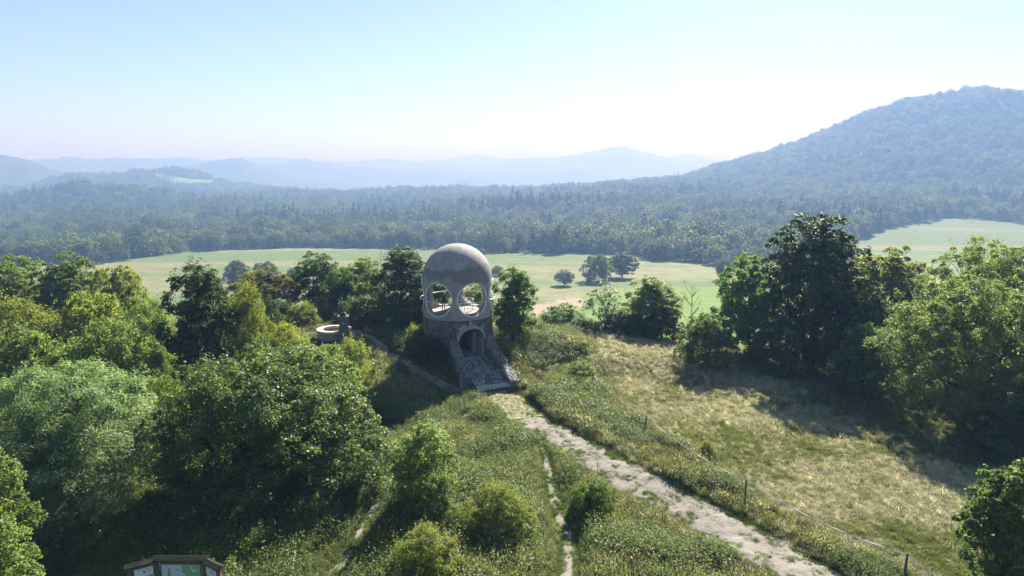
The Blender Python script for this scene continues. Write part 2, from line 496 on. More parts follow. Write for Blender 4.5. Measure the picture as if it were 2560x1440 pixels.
# ------------------------------------------------------------------ the ground: one sheet to the horizon
def build_terrain():
    rr = np.concatenate([[0.0, 2, 4, 6, 8, 10, 12], np.arange(13, 24, 1.0), np.arange(24, 110, 0.5), np.arange(110, 260, 3.0), np.arange(260, 720, 6.0),
                         np.arange(720, 2800, 16.0), np.arange(2800, 9600, 50.0), np.geomspace(9600, 14500, 8)])
    fov = math.radians(43)
    aa = np.concatenate([np.linspace(-fov, fov, 430), np.linspace(fov, 2 * math.pi - fov, 66)[1:-1]])
    A, R = np.meshgrid(aa, rr)
    X = R * np.sin(A); Y = R * np.cos(A)
    Z = h(X, Y)
    # mesh
    nr, na = R.shape
    idx = np.arange(nr * na).reshape(nr, na)
    nx = np.roll(idx, -1, axis=1)
    f = np.stack([idx[:-1], nx[:-1], nx[1:], idx[1:]], -1).reshape(-1, 4)[:, ::-1]
    V = np.stack([X, Y, Z], -1).reshape(-1, 3)
    me = mesh_np('terrain', V, f, None, True)
    x, y, z = V.T
    r = np.hypot(x, y); az = np.arctan2(x, y)
    # ground colours (what grows there)
    green = np.array([0.10, 0.13, 0.036]); straw = np.array([0.50, 0.48, 0.27]); soil = np.array([0.05, 0.055, 0.022])
    dry = dry_mask(x, y)[:, None]
    c = green * (1 - dry) + straw * dry
    left = (sstep(2, -4, x + (y - 45) * 0.2))[:, None] * 0.6
    c = c * (1 - left) + soil * left
    # valley fields
    fieldc = np.array([0.095, 0.145, 0.045]); fresh = np.array([0.115, 0.19, 0.028]); mown = np.array([0.165, 0.175, 0.08])
    band = fbm(x / 260.0 + y / 900.0, y / 34.0 + x / 300.0, 31, 3)
    mw = sstep(0.5, 0.64, band)[:, None]
    cf = fieldc * (1 - mw) + mown * mw
    mow = 0.5 + 0.5 * np.sin((y * 0.97 - x * 0.24) / 2.9)
    cf = cf * (0.94 + 0.12 * mow[:, None] * (r < 620)[:, None])
    fr = (sstep(6, -6, r - 272 - 260 * np.clip(az - 0.04, 0, 0.3) - 30 * (vnoise(x / 60, y / 60, 33) - 0.5)))[:, None]
    cf = cf * (1 - fr) + fresh * fr
    cf = np.where((r > 1500)[:, None], np.array([0.13, 0.20, 0.045]), cf)
    # pale dirt strip in the valley
    u, v = project(x, y, z)
    strip = in_poly(u, v, [(1330, 765), (1440, 742), (1470, 752), (1440, 776), (1330, 806)])[:, None] * 1.0
    cf = cf * (1 - strip) + np.array([0.27, 0.22, 0.15]) * strip
    ff = sstep(110, 150, r)[:, None]
    c = c * (1 - ff) + cf * ff
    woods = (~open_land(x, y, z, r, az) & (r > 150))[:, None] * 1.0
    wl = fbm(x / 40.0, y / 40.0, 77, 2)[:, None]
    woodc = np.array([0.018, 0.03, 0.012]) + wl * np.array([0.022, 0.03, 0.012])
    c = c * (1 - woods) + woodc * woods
    ca = me.attributes.new('gcol', 'FLOAT_COLOR', 'POINT')
    ca.data.foreach_set('color', np.concatenate([c, np.ones((len(c), 1))], 1).astype(np.float32).ravel())
    m, nt, out = new_mat('ground')
    at = N(nt, 'ShaderNodeAttribute', attribute_name='gcol')
    tc = N(nt, 'ShaderNodeTexCoord')
    n1 = noise(nt, 1.6, 6, 0.7); n2 = noise(nt, 0.12, 4, 0.6)
    g1 = ramp(nt, n1, [(0.3, 0.55), (0.7, 1.4)])
    g2 = ramp(nt, n2, [(0.3, 0.8), (0.7, 1.2)])
    c1 = mixrgb(nt, 1.0, at.outputs['Color'], g1, 'MULTIPLY')
    c2 = mixrgb(nt, 1.0, c1, g2, 'MULTIPLY')
    pb = N(nt, 'ShaderNodeBsdfPrincipled'); pb.inputs['Roughness'].default_value = 0.95; pb.inputs['Specular IOR Level'].default_value = 0.1
    nt.links.new(c2, pb.inputs['Base Color'])
    b = N(nt, 'ShaderNodeBump'); b.inputs['Strength'].default_value = 0.8; b.inputs['Distance'].default_value = 0.12
    nt.links.new(n1, b.inputs['Height']); nt.links.new(b.outputs[0], pb.inputs['Normal'])
    nt.links.new(pb.outputs[0], out.inputs['Surface'])
    me.materials.append(m)
    o = link('terrain', me); o['kind'] = 'structure'
    return rr, aa, R, Z

T_rr, T_aa, T_R, T_Z = build_terrain()

def path_mat(name, c0, c1, grassc, gfac):
    m, nt, out = new_mat(name)
    f = noise(nt, 1.1, 6, 0.65); g = noise(nt, 3.2, 5, 0.7)
    c = ramp(nt, f, [(0.3, c0), (0.7, c1)])
    k = ramp(nt, g, [(gfac - 0.05, 0.0), (gfac + 0.08, 1.0)])
    c = mixrgb(nt, k, c, grassc)
    pb = N(nt, 'ShaderNodeBsdfPrincipled'); pb.inputs['Roughness'].default_value = 0.92; pb.inputs['Specular IOR Level'].default_value = 0.2
    nt.links.new(c, pb.inputs['Base Color'])
    b = N(nt, 'ShaderNodeBump'); b.inputs['Strength'].default_value = 0.9; b.inputs['Distance'].default_value = 0.08
    nt.links.new(noise(nt, 5, 6, 0.7), b.inputs['Height']); nt.links.new(b.outputs[0], pb.inputs['Normal'])
    nt.links.new(pb.outputs[0], out.inputs['Surface'])
    return m

MAT['dirt'] = path_mat('dirt', (0.155, 0.143, 0.12), (0.26, 0.243, 0.21), (0.10, 0.11, 0.045), 0.60)
MAT['worn'] = path_mat('worn', (0.22, 0.185, 0.115), (0.34, 0.295, 0.19), (0.12, 0.14, 0.05), 0.5)

def build_path(name, pl, w0, w1, mat):
    n = len(pl)
    # resample
    seg = np.r_[0, np.cumsum(np.hypot(*np.diff(pl, axis=0).T))]
    L = seg[-1]; m = max(8, int(L / 0.13))
    s = np.linspace(0, L, m)
    px = np.interp(s, seg, pl[:, 0]); py = np.interp(s, seg, pl[:, 1])
    tx = np.gradient(px); ty = np.gradient(py); tl = np.hypot(tx, ty) + 1e-9; tx /= tl; ty /= tl
    w = w0 + (w1 - w0) * s / L
    K = 19
    tt = np.linspace(-1, 1, K)
    taper = sstep(0, 0.6, s) * 0.6 + 0.4
    jl = 1 + (fbm(s / 0.9, s * 0 + 3, 51, 3) - 0.5) * 1.3; jr = 1 + (fbm(s / 0.9, s * 0 + 9, 52, 3) - 0.5) * 1.3
    off = np.where(tt[None, :] < 0, tt[None, :] * jl[:, None], tt[None, :] * jr[:, None]) * (w * taper)[:, None]
    X = px[:, None] - ty[:, None] * off; Y = py[:, None] + tx[:, None] * off
    relief = (fbm(X / 0.42, Y / 0.42, 61, 3)) * 0.16 * (1 - np.abs(tt)[None, :] ** 4)
    Z = h(X, Y) + 0.02 + relief * (0.2 if name == 'worn_lawn' else 0.35 + 0.65 * (w0 > 0.8)) - 0.05 * (np.abs(tt)[None, :] > 0.99)
    idx = np.arange(m * K).reshape(m, K)
    f = np.stack([idx[:-1, :-1], idx[:-1, 1:], idx[1:, 1:], idx[1:, :-1]], -1).reshape(-1, 4)
    me = mesh_np(name, np.stack([X, Y, Z], -1).reshape(-1, 3), f[:, ::-1] if True else f, mat, True)
    o = link(name, me); o['kind'] = 'structure'
    return o

for nm, (pl, w0, w1) in PATHS.items():
    build_path(nm, pl, w0, w1, MAT['worn'] if nm == 'worn_lawn' else MAT['dirt'])

# ------------------------------------------------------------------ foliage generator
def unit(v):
    return v / (np.linalg.norm(v, axis=-1, keepdims=True) + 1e-9)

def leaves(pts, outd, L, wfac, rng, upb=0.55, rnd=0.8, curl=True, varbase=None):
    n = len(pts)
    nn = unit(outd * 0.55 + np.array([0, 0, upb]) + rng.normal(size=(n, 3)) * rnd)
    a = unit(np.cross(nn, rng.normal(size=(n, 3))))
    b = np.cross(nn, a)
    l = L * rng.uniform(0.65, 1.3, n)[:, None]
    w = l * wfac
    V = np.stack([pts - a * l * 0.5, pts + b * w * 0.5 + nn * l * 0.08, pts + a * l * 0.5 - nn * l * 0.05, pts - b * w * 0.5 + nn * l * 0.08], 1).reshape(-1, 3)
    F = np.arange(n * 4).reshape(n, 4)
    var = rng.uniform(0, 1, n) if varbase is None else np.clip(varbase + rng.normal(size=n) * 0.22, 0, 1)
    return V, F, np.repeat(var, 4)

def crown_mesh(name, seed, H, W, mat, z0=0.25, nl=14, lr=(0.30, 0.46), clumps=1600, per=22, crad=0.22, L=0.16, wfac=0.6,
               env='round', sprigs=30, hollow=0.55, droop=0.0, upb=0.55, sprig_len=0.9):
    """foliage of one tree: lobes carry clumps, clumps carry leaves"""
    rng = np.random.default_rng(seed)
    kk = 4.0 if L < 0.4 else 1.0          # near trees: fewer, fuller sprays
    clumps = int(clumps / kk); per = int(per * kk); crad = crad * (2.0 if kk > 1 else 1.0)
    R = W / 2; zb = H * z0
    cs = []; rs = []
    for k in range(nl):
        t = (k + 0.5) / nl
        an = k * 2.399 + rng.uniform(-0.5, 0.5)
        zz = t
        if env == 'round': rad = math.sqrt(max(0.0, 1 - (2 * zz - 1) ** 2)) * 0.62
        elif env == 'dome': rad = math.sqrt(max(0.0, 1 - zz ** 2)) * 0.66
        elif env == 'tall': rad = (math.sin(math.pi * min(1, zz * 0.85 + 0.12))) ** 0.8 * 0.55
        elif env == 'cone': rad = (1 - zz) * 0.7
        else: rad = 0.5
        rl = R * rng.uniform(*lr) * (1.0 if env != 'cone' else (1.1 - 0.7 * zz))
        c = np.array([math.cos(an) * rad * R, math.sin(an) * rad * R, zb + rl * 0.55 + (H - zb - rl * 1.45) * zz])
        cs.append(c); rs.append(rl)
    cs.append(np.array([0, 0, zb + (H - zb) * 0.5])); rs.append(R * 0.5)
    cs = np.array(cs); rs = np.array(rs)
    wgt = rs ** 2; wgt /= wgt.sum()
    P = []; O = []; VB = []
    which = rng.choice(len(rs), clumps * 3, p=wgt)
    d = unit(rng.normal(size=(len(which), 3)))
    rad = rng.uniform(0.66, 1.08, len(which))
    flat = np.array([1, 1, 0.85])
    p = cs[which] + d * flat * (rs[which] * rad)[:, None]
    # drop clumps deep inside other lobes
    deep = np.zeros(len(p), bool)
    for c, r in zip(cs, rs):
        deep |= np.linalg.norm((p - c) / flat, axis=1) < r * hollow
    p = p[~deep]; d = d[~deep]
    p = p[p[:, 2] > 0.12][:clumps]; d = d[:len(p)]
    # inner shade clumps
    M = len(p)
    cen = np.array([0, 0, zb + (H - zb) * 0.45])
    outd = unit(p - cen) * 0.6 + d * 0.4
    vb = rng.uniform(0.15, 0.85, M)
    sh = unit(rng.normal(size=(M * per, 3)) + np.repeat(outd, per, 0) * 0.9 + np.array([0, 0, 0.5]))
    cr = np.repeat(crad * rng.uniform(0.6, 1.35, M), per)[:, None]
    q = np.repeat(p, per, 0) + sh * cr * rng.uniform(0.35, 1.0, (M * per, 1)) ** 0.5 * np.array([1, 1, 0.75])
    osh = unit(np.repeat(outd, per, 0) * 0.4 + sh * 0.8)
    if droop: q[:, 2] -= droop * rng.uniform(0, 1, len(q)) ** 2
    P.append(q); O.append(osh); VB.append(np.repeat(vb, per))
    # sprigs: shoots that leave the outline
    top = p[np.argsort(-(p[:, 2] + np.linalg.norm(p[:, :2], axis=1) * 0.5 + rng.normal(size=M) * H * 0.12))][:sprigs]
    for s in top:
        dr = unit((s - cen) * np.array([0.7, 0.7, 0.9]) + np.array([0, 0, H * 0.25]) + rng.normal(size=3) * 0.3)
        ln = rng.uniform(0.4, 1.0) * sprig_len
        k = int(per * 0.9 / kk)
        t = rng.uniform(0, 1, k)[:, None]
        P.append(s + dr * ln * t + rng.normal(size=(k, 3)) * crad * (0.45 if kk == 1 else 0.22)); O.append(np.repeat(dr[None], k, 0)); VB.append(np.full(k, rng.uniform(0.4, 0.9)))
    P = np.concatenate(P); O = np.concatenate(O); VB = np.concatenate(VB)
    ok = P[:, 2] > 0.03
    V, F, var = leaves(P[ok], O[ok], L, wfac, rng, upb=upb, varbase=VB[ok])
    return mesh_np(name, V, F, mat, False, var), cs, rs

def trunk_mesh(name, seed, H, W, cs, rs, mat, r0, stems=1, bend=0.04):
    rng = random.Random(seed)
    mb = MB()
    heads = []
    for s in range(stems):
        a = rng.uniform(0, 6.28); off = 0 if stems == 1 else r0 * 2.5
        b = Vector((math.cos(a) * off, math.sin(a) * off, -0.25))
        tip = Vector((math.cos(a) * off * 4, math.sin(a) * off * 4, H * (0.72 if stems == 1 else 0.6)))
        pts = []; rad = []
        for k in range(7):
            t = k / 6
            p = b.lerp(tip, t) + Vector((rng.uniform(-1, 1), rng.uniform(-1, 1), 0)) * H * bend * (t * (1 - t) * 2)
            pts.append(p); rad.append(r0 * (1.25 if k == 0 else 1 - 0.8 * t))
        mb.tube(pts, rad, 7)
        heads.append(pts)
    for c, r in zip(cs, rs):
        c = Vector(c)
        pts0 = heads[rng.randrange(len(heads))]
        k = min(5, max(1, int(6 * min(0.85, (c.z / H) * 0.75))))
        st = pts0[k]
        mid = st.lerp(c, 0.5) + Vector((rng.uniform(-1, 1), rng.uniform(-1, 1), rng.uniform(-0.5, 0.2))) * (c - st).length * 0.14
        rr = r0 * (0.55 - 0.06 * k)
        mb.tube([st, st.lerp(mid, 0.5), mid, mid.lerp(c, 0.5), c], [rr, rr * 0.85, rr * 0.65, rr * 0.5, rr * 0.3], 5)
        for j in range(3):
            e = c + Vector((rng.uniform(-1, 1), rng.uniform(-1, 1), rng.uniform(-0.2, 1))) * r * 0.8
            mb.tube([c.lerp(mid, 0.3), c.lerp(e, 0.5), e], [rr * 0.35, rr * 0.25, rr * 0.1], 4)
    return mb.mesh(name, mat)

PROTO = {}
def proto(key, seed, H, W, leaf, bark='bark', r0=0.12, stems=1, **kw):
    cm, cs, rs = crown_mesh('foliage_' + key, seed, H, W, MAT[leaf], **kw)
    tm = trunk_mesh('stem_' + key, seed, H, W, cs, rs, MAT[bark], r0, stems)
    co = np.empty(len(cm.vertices) * 3, np.float32); cm.vertices.foreach_get('co', co); co = co.reshape(-1, 3)
    w = (np.percentile(co[:, 0], 99.3) - np.percentile(co[:, 0], 0.7) + np.percentile(co[:, 1], 99.3) - np.percentile(co[:, 1], 0.7)) / 2
    PROTO[key] = dict(c=cm, t=tm, H=float(np.percentile(co[:, 2], 99.7)), W=float(w))

proto('hazel', 1, 8.6, 11.0, 'leaf_hazel', r0=0.11, stems=6, z0=0.02, nl=22, lr=(0.28, 0.42), clumps=4200, per=30, crad=0.24, L=0.13, wfac=0.72, env='dome', sprigs=90, sprig_len=1.3)
proto('feather', 2, 8.5, 9.5, 'leaf_grey', r0=0.16, z0=0.10, nl=20, lr=(0.28, 0.42), clumps=3600, per=34, crad=0.26, L=0.18, wfac=0.24, env='dome', sprigs=70, droop=0.25)
proto('ash', 3, 10.5, 12.5, 'leaf_light', r0=0.22, z0=0.04, nl=26, lr=(0.24, 0.38), clumps=4200, per=28, crad=0.26, L=0.16, wfac=0.5, env='dome', sprigs=60)
proto('oak', 4, 14.5, 10.5, 'leaf_dark', r0=0.34, z0=0.22, nl=26, lr=(0.22, 0.36), clumps=3300, per=18, crad=0.22, L=0.19, wfac=0.75, env='tall', sprigs=40, sprig_len=0.6)
proto('maple', 5, 6.6, 4.0, 'leaf_mid', r0=0.09, z0=0.12, nl=18, lr=(0.26, 0.42), clumps=1500, per=18, crad=0.14, L=0.14, wfac=0.85, env='tall', sprigs=40, sprig_len=0.6)
proto('bush_round', 6, 6.0, 7.0, 'leaf_mid', r0=0.09, stems=5, z0=0.02, nl=16, lr=(0.28, 0.44), clumps=1700, per=20, crad=0.22, L=0.17, wfac=0.6, env='dome', sprigs=50)
proto('bush_loose', 7, 6.0, 7.0, 'leaf_yellow', r0=0.08, stems=6, z0=0.02, nl=15, lr=(0.24, 0.36), clumps=1500, per=20, crad=0.26, L=0.16, wfac=0.5, env='dome', sprigs=110, sprig_len=1.4)
proto('tree_round', 8, 9.0, 7.0, 'leaf_dark', r0=0.18, z0=0.14, nl=18, lr=(0.28, 0.42), clumps=1800, per=20, crad=0.22, L=0.19, wfac=0.65, env='round', sprigs=30)
proto('tree_tall', 9, 10.0, 5.5, 'leaf_mid', r0=0.13, stems=3, z0=0.08, nl=18, lr=(0.28, 0.44), clumps=1700, per=20, crad=0.22, L=0.18, wfac=0.55, env='tall', sprigs=60, sprig_len=1.3)
proto('airy', 10, 7.0, 4.8, 'leaf_grey', r0=0.09, stems=2, z0=0.30, nl=16, lr=(0.20, 0.30), clumps=330, per=14, crad=0.17, L=0.15, wfac=0.6, env='round', sprigs=30, hollow=0.2)
proto('sapling', 11, 5.2, 3.2, 'leaf_light', r0=0.045, stems=4, z0=0.03, nl=14, lr=(0.24, 0.38), clumps=1100, per=18, crad=0.15, L=0.10, wfac=0.7, env='tall', sprigs=60, sprig_len=0.7)
proto('thicket', 12, 4.0, 6.0, 'leaf_dark', r0=0.05, stems=7, z0=0.0, nl=18, lr=(0.24, 0.36), clumps=1500, per=18, crad=0.2, L=0.15, wfac=0.55, env='dome', sprigs=90, sprig_len=0.8)
# distant wood
proto('wood_broad', 20, 12.5, 13.0, 'leaf_wood', r0=0.28, z0=0.06, nl=11, lr=(0.34, 0.50), clumps=300, per=9, crad=0.45, L=0.8, wfac=0.75, env='round', sprigs=6, upb=1.3)
proto('wood_wide', 21, 11.5, 15.0, 'leaf_wood_pale', r0=0.28, z0=0.05, nl=12, lr=(0.30, 0.44), upb=1.3, clumps=330, per=9, crad=0.5, L=0.85, wfac=0.75, env='dome', sprigs=6)
proto('wood_tall', 22, 14.0, 11.0, 'leaf_wood', r0=0.26, z0=0.03, nl=12, lr=(0.34, 0.5), upb=1.3, clumps=280, per=9, crad=0.45, L=0.8, wfac=0.7, env='tall', sprigs=6)
proto('wood_pine', 23, 15.0, 6.5, 'leaf_pine', r0=0.24, z0=0.12, nl=16, lr=(0.34, 0.5), clumps=200, per=9, crad=0.35, L=0.7, wfac=0.5, env='cone', sprigs=10)

def put_tree(name, key, loc, W, H, label, cat, rz, leaf=None, group=None, foliage='crown', stem='trunk', depthw=None):
    P = PROTO[key]
    t = thing(name, label, cat, loc, rz, group)
    sx = W / P['W']; sz = H / P['H']
    t.scale = (sx, (depthw or W) / P['W'], sz)
    link(stem, P['t'], t)
    o = link(foliage, P['c'], t)
    if leaf:
        o.material_slots[0].link = 'OBJECT'
        o.material_slots[0].material = MAT[leaf]
    return t

def fit(u0, u1, vtop, Y):
    """where a plant seen between columns u0..u1 with its top at row vtop stands, at distance Y"""
    u = (u0 + u1) / 2
    z = 0.0; X = 0.0
    for _ in range(5):
        mid = z + 3.0
        dep = Y * CP - (mid - CAM_Z) * SP
        X = (u - 1280) / FPX * dep
        z = hz(X, Y)
    W = (u1 - u0) / FPX * dep
    a, b, c = pix_dir(u, vtop)
    ztop = CAM_Z + c / b * Y
    return (X, Y, z - 0.03), W, max(0.5, ztop - z)

# (name, proto, u0, u1, vtop, Y, leaf, label, category)
PLANTS = [
    # left foreground
    ('hazel_shrub', 'hazel', 415, 950, 872, 37.0, 'leaf_hazel', 'huge rounded hazel shrub with glinting leaves in the left foreground', 'shrub'),
    ('ash_tree', 'feather', -60, 405, 908, 34.0, 'leaf_grey', 'feathery grey-green tree filling the lower left edge', 'tree'),
    ('leafy_tree', 'sapling', -120, 80, 1085, 27.0, 'leaf_light', 'slim light green tree cut off by the left edge, upper of two', 'tree'),
    ('leafy_tree', 'sapling', -130, 100, 1290, 21.5, 'leaf_light', 'pale light green treetop in the bottom left corner', 'tree'),
    ('leafy_shrub', 'bush_loose', 352, 480, 930, 42.0, 'leaf_light', 'small pale shrub squeezed between the feathery tree and the hazel', 'shrub'),
    ('leafy_shrub', 'bush_round', 690, 905, 862, 46.0, 'leaf_light', 'light green shrub rising behind the top right of the hazel', 'shrub'),
    ('leafy_shrub', 'bush_round', 430, 640, 900, 47.0, 'leaf_dark', 'dark shaded shrub behind the top left of the hazel', 'shrub'),
    # middle left mass
    ('leafy_tree', 'bush_round', -70, 200, 815, 45.0, 'leaf_light', 'broad light green tree just above the feathery tree', 'tree'),
    ('leafy_tree', 'bush_loose', 150, 420, 790, 47.0, 'leaf_light', 'bushy light green tree with hanging sprays left of the dark tall tree', 'tree'),
    ('leafy_tree', 'bush_loose', -60, 190, 735, 56.0, 'leaf_yellow', 'yellowish bushy treetop in front of the far left trees', 'tree'),
    ('leafy_tree', 'bush_round', 150, 330, 728, 57.0, 'leaf_yellow', 'olive bushy treetop second from the left edge in the middle row', 'tree'),
    ('leafy_tree', 'bush_loose', 290, 450, 735, 58.0, 'leaf_light', 'light green bushy tree next to the dark tall tree', 'tree'),
    ('wild_tree', 'tree_tall', 415, 605, 652, 54.0, 'leaf_dark', 'dark tall ragged tree with loose sprigs standing above the left shrubs', 'tree'),
    ('wild_shrub', 'bush_loose', 555, 695, 698, 55.0, 'leaf_yellow', 'tall yellow-green shrub leaning against the dark tall tree', 'shrub'),
    ('wild_shrub', 'bush_loose', 655, 790, 800, 55.0, 'leaf_yellow', 'low yellow shrub left of the round basin', 'shrub'),
    ('wild_shrub', 'thicket', 560, 720, 850, 50.0, 'leaf_dark', 'dark low thicket below the yellow-green shrub', 'shrub'),
    ('wild_shrub', 'bush_loose', 815, 940, 842, 53.5, 'leaf_yellow', 'golden shrub in front of the stone pillar', 'shrub'),
    # back row left
    ('treetop', 'tree_round', -70, 130, 634, 80.0, 'leaf_light', 'rounded green tree at the far left of the back row', 'tree'),
    ('treetop', 'tree_round', 95, 260, 630, 79.0, 'leaf_light', 'rounded light green tree, second from left in the back row', 'tree'),
    ('treetop', 'bush_round', 225, 375, 662, 74.0, 'leaf_yellow', 'yellow-tinged tree sloping down to the valley, third in the back row', 'tree'),
    ('treetop', 'tree_round', 588, 738, 664, 80.0, 'leaf_ochre', 'ochre tinted round tree in front of the pale field', 'tree'),
    ('treetop', 'tree_round', 730, 860, 628, 85.0, 'leaf_dark', 'dark round tree standing tallest behind the basin', 'tree'),
    ('treetop', 'bush_round', 798, 908, 668, 79.0, 'leaf_mid', 'mid green bushy tree right of the dark round tree', 'tree'),
    ('treetop', 'tree_tall', 855, 968, 640, 83.0, 'leaf_light', 'light green feathery tree below the bare twigs', 'tree'),
    ('treetop', 'tree_tall', 935, 1090, 614, 72.0, 'leaf_dark', 'dark green tree close behind the left side of the tower', 'tree'),
    ('wild_shrub', 'thicket', 840, 985, 735, 73.0, 'leaf_dark', 'shaded dark thicket behind the stone pillar', 'shrub'),
    ('wild_shrub', 'thicket', 950, 1075, 735, 69.0, 'leaf_dark', 'shaded dark thicket at the tower\'s left shoulder', 'shrub'),
    ('wild_shrub', 'thicket', 640, 745, 745, 72.0, 'leaf_dark', 'dark shrub under the ochre tree', 'shrub'),
    ('wild_shrub', 'bush_loose', 712, 805, 752, 73.0, 'leaf_yellow', 'olive shrub behind the round basin', 'shrub'),
    ('wild_shrub', 'bush_loose', 765, 835, 742, 76.0, 'leaf_rust', 'reddish brown shrub behind the round basin', 'shrub'),
    # beside the tower
    ('wild_tree', 'tree_tall', 1222, 1352, 664, 64.5, 'leaf_mid', 'bushy many-stemmed tree hugging the right side of the tower', 'tree'),
    ('wild_shrub', 'thicket', 1012, 1092, 815, 60.5, 'leaf_dark', 'dark bramble against the left foot of the tower', 'shrub'),
    ('wild_shrub', 'bush_loose', 1010, 1052, 808, 61.5, 'leaf_yellow', 'small yellow-green shrub by the tower\'s left foot', 'shrub'),
    ('wild_shrub', 'bush_round', 1045, 1150, 700, 69.0, 'leaf_dark', 'dark shrub seen through the left window opening of the tower', 'shrub'),
    ('wild_shrub', 'bush_loose', 1135, 1240, 705, 70.0, 'leaf_light', 'sunlit shrub seen through the right window opening of the tower', 'shrub'),
    ('wild_shrub', 'thicket', 1020, 1122, 838, 57.5, 'leaf_dark', 'brown-green bramble slope left of the ramp wall', 'shrub'),
    # right of tower at meadow edge
    ('hedge_shrub', 'thicket', 1345, 1465, 758, 74.0, 'leaf_grey', 'grey-green rounded shrub at the far left of the meadow edge', 'shrub'),
    ('hedge_shrub', 'thicket', 1398, 1505, 795, 72.0, 'leaf_light', 'low light green shrub in front of the grey-green one', 'shrub'),
    ('airy_tree', 'airy', 1452, 1562, 700, 73.0, 'leaf_grey', 'airy see-through tree with pale leaves at the meadow edge', 'tree'),
    ('hedge_shrub', 'thicket', 1490, 1590, 775, 73.5, 'leaf_dark', 'dark shrub below the airy tree', 'shrub'),
    ('hedge_tree', 'tree_tall', 1552, 1702, 690, 74.0, 'leaf_light', 'tall bright green tree in the middle of the meadow edge', 'tree'),
    ('hedge_shrub', 'bush_round', 1610, 1714, 766, 72.0, 'leaf_dark', 'dark round shrub at the right foot of the bright green tree', 'shrub'),
    ('hedge_shrub', 'thicket', 1540, 1640, 790, 72.5, 'leaf_dark', 'dark shrub at the left foot of the bright green tree', 'shrub'),
    ('hawthorn', 'bush_round', 1692, 1846, 783, 62.5, 'leaf_mid', 'lone round olive shrub standing on the dry meadow', 'shrub'),
    # right hedge
    ('oak_tree', 'oak', 1900, 2165, 527, 66.0, 'leaf_dark', 'tall dark oak towering over the right hedge', 'tree'),
    ('hedge_tree', 'tree_round', 1785, 1965, 630, 69.0, 'leaf_mid', 'rounded tree leaning on the left side of the oak', 'tree'),
    ('hedge_tree', 'tree_round', 2105, 2305, 612, 73.0, 'leaf_yellow', 'yellow-green tree with bare trunks right of the oak', 'tree'),
    ('hedge_tree', 'ash', 2285, 2640, 598, 63.0, 'leaf_light', 'broad light green treetop at the back of the right hedge', 'tree'),
    ('hedge_tree', 'ash', 2190, 2640, 688, 51.0, 'leaf_light', 'huge spreading ash filling the right edge of the hedge', 'tree'),
    ('hedge_shrub', 'thicket', 1870, 2060, 790, 64.0, 'leaf_dark', 'dark thicket in front of the oak trunk', 'shrub'),
    ('hedge_shrub', 'thicket', 2010, 2180, 800, 61.0, 'leaf_dark', 'dark thicket right of the oak trunk', 'shrub'),
    ('hedge_shrub', 'bush_round', 2090, 2235, 808, 57.0, 'leaf_mid', 'sunlit bushy shrub between the oak and the huge ash', 'shrub'),
    ('hedge_shrub', 'bush_round', 2080, 2260, 735, 63.0, 'leaf_dark', 'dark shrub behind the sunlit one under the yellow-green tree', 'shrub'),
    ('hedge_shrub', 'bush_round', 2420, 2660, 960, 45.5, 'leaf_dark', 'shaded shrub under the huge ash at the right edge', 'shrub'),
    # foreground right and middle
    ('maple_tree', 'maple', 2412, 2620, 1150, 27.0, 'leaf_mid', 'young maple in the bottom right corner', 'tree'),
    ('birch_sapling', 'sapling', 985, 1140, 1052, 34.5, 'leaf_light', 'bright green birch thicket in the centre foreground', 'shrub'),
    ('bank_shrub', 'bush_loose', 1145, 1345, 1205, 31.5, 'leaf_yellow', 'yellow-green shrub spreading on the bank between the paths', 'shrub'),
    ('bank_shrub', 'bush_loose', 965, 1155, 1310, 27.5, 'leaf_yellow', 'low pale shrub at the bottom left of the bank', 'shrub'),
    ('bank_shrub', 'sapling', 1040, 1140, 1180, 31.5, 'leaf_light', 'slim light green shrub right below the birch thicket', 'shrub'),
    ('bank_shrub', 'thicket', 1425, 1545, 1200, 34.0, 'leaf_mid', 'dark bramble mound between the side path and the track', 'shrub'),
    ('bank_shrub', 'thicket', 1408, 1495, 905, 58.0, 'leaf_light', 'low green shrub beside the first fence post', 'shrub'),
    ('bank_shrub', 'bush_loose', 1748, 1796, 1100, 41.0, 'leaf_yellow', 'small yellow flowering shrub at the fence', 'shrub'),
]
for i, (nm, key, u0, u1, vt, Y, leaf, lab, cat) in enumerate(PLANTS):
    loc, W, H = fit(u0, u1, vt, Y)
    sh = cat == 'shrub'
    put_tree(nm, key, loc, W * 0.97, H * 0.97, lab, cat, (i * 2.399) % 6.28, leaf, foliage='foliage' if sh else 'crown', stem='stems' if sh else 'trunk')

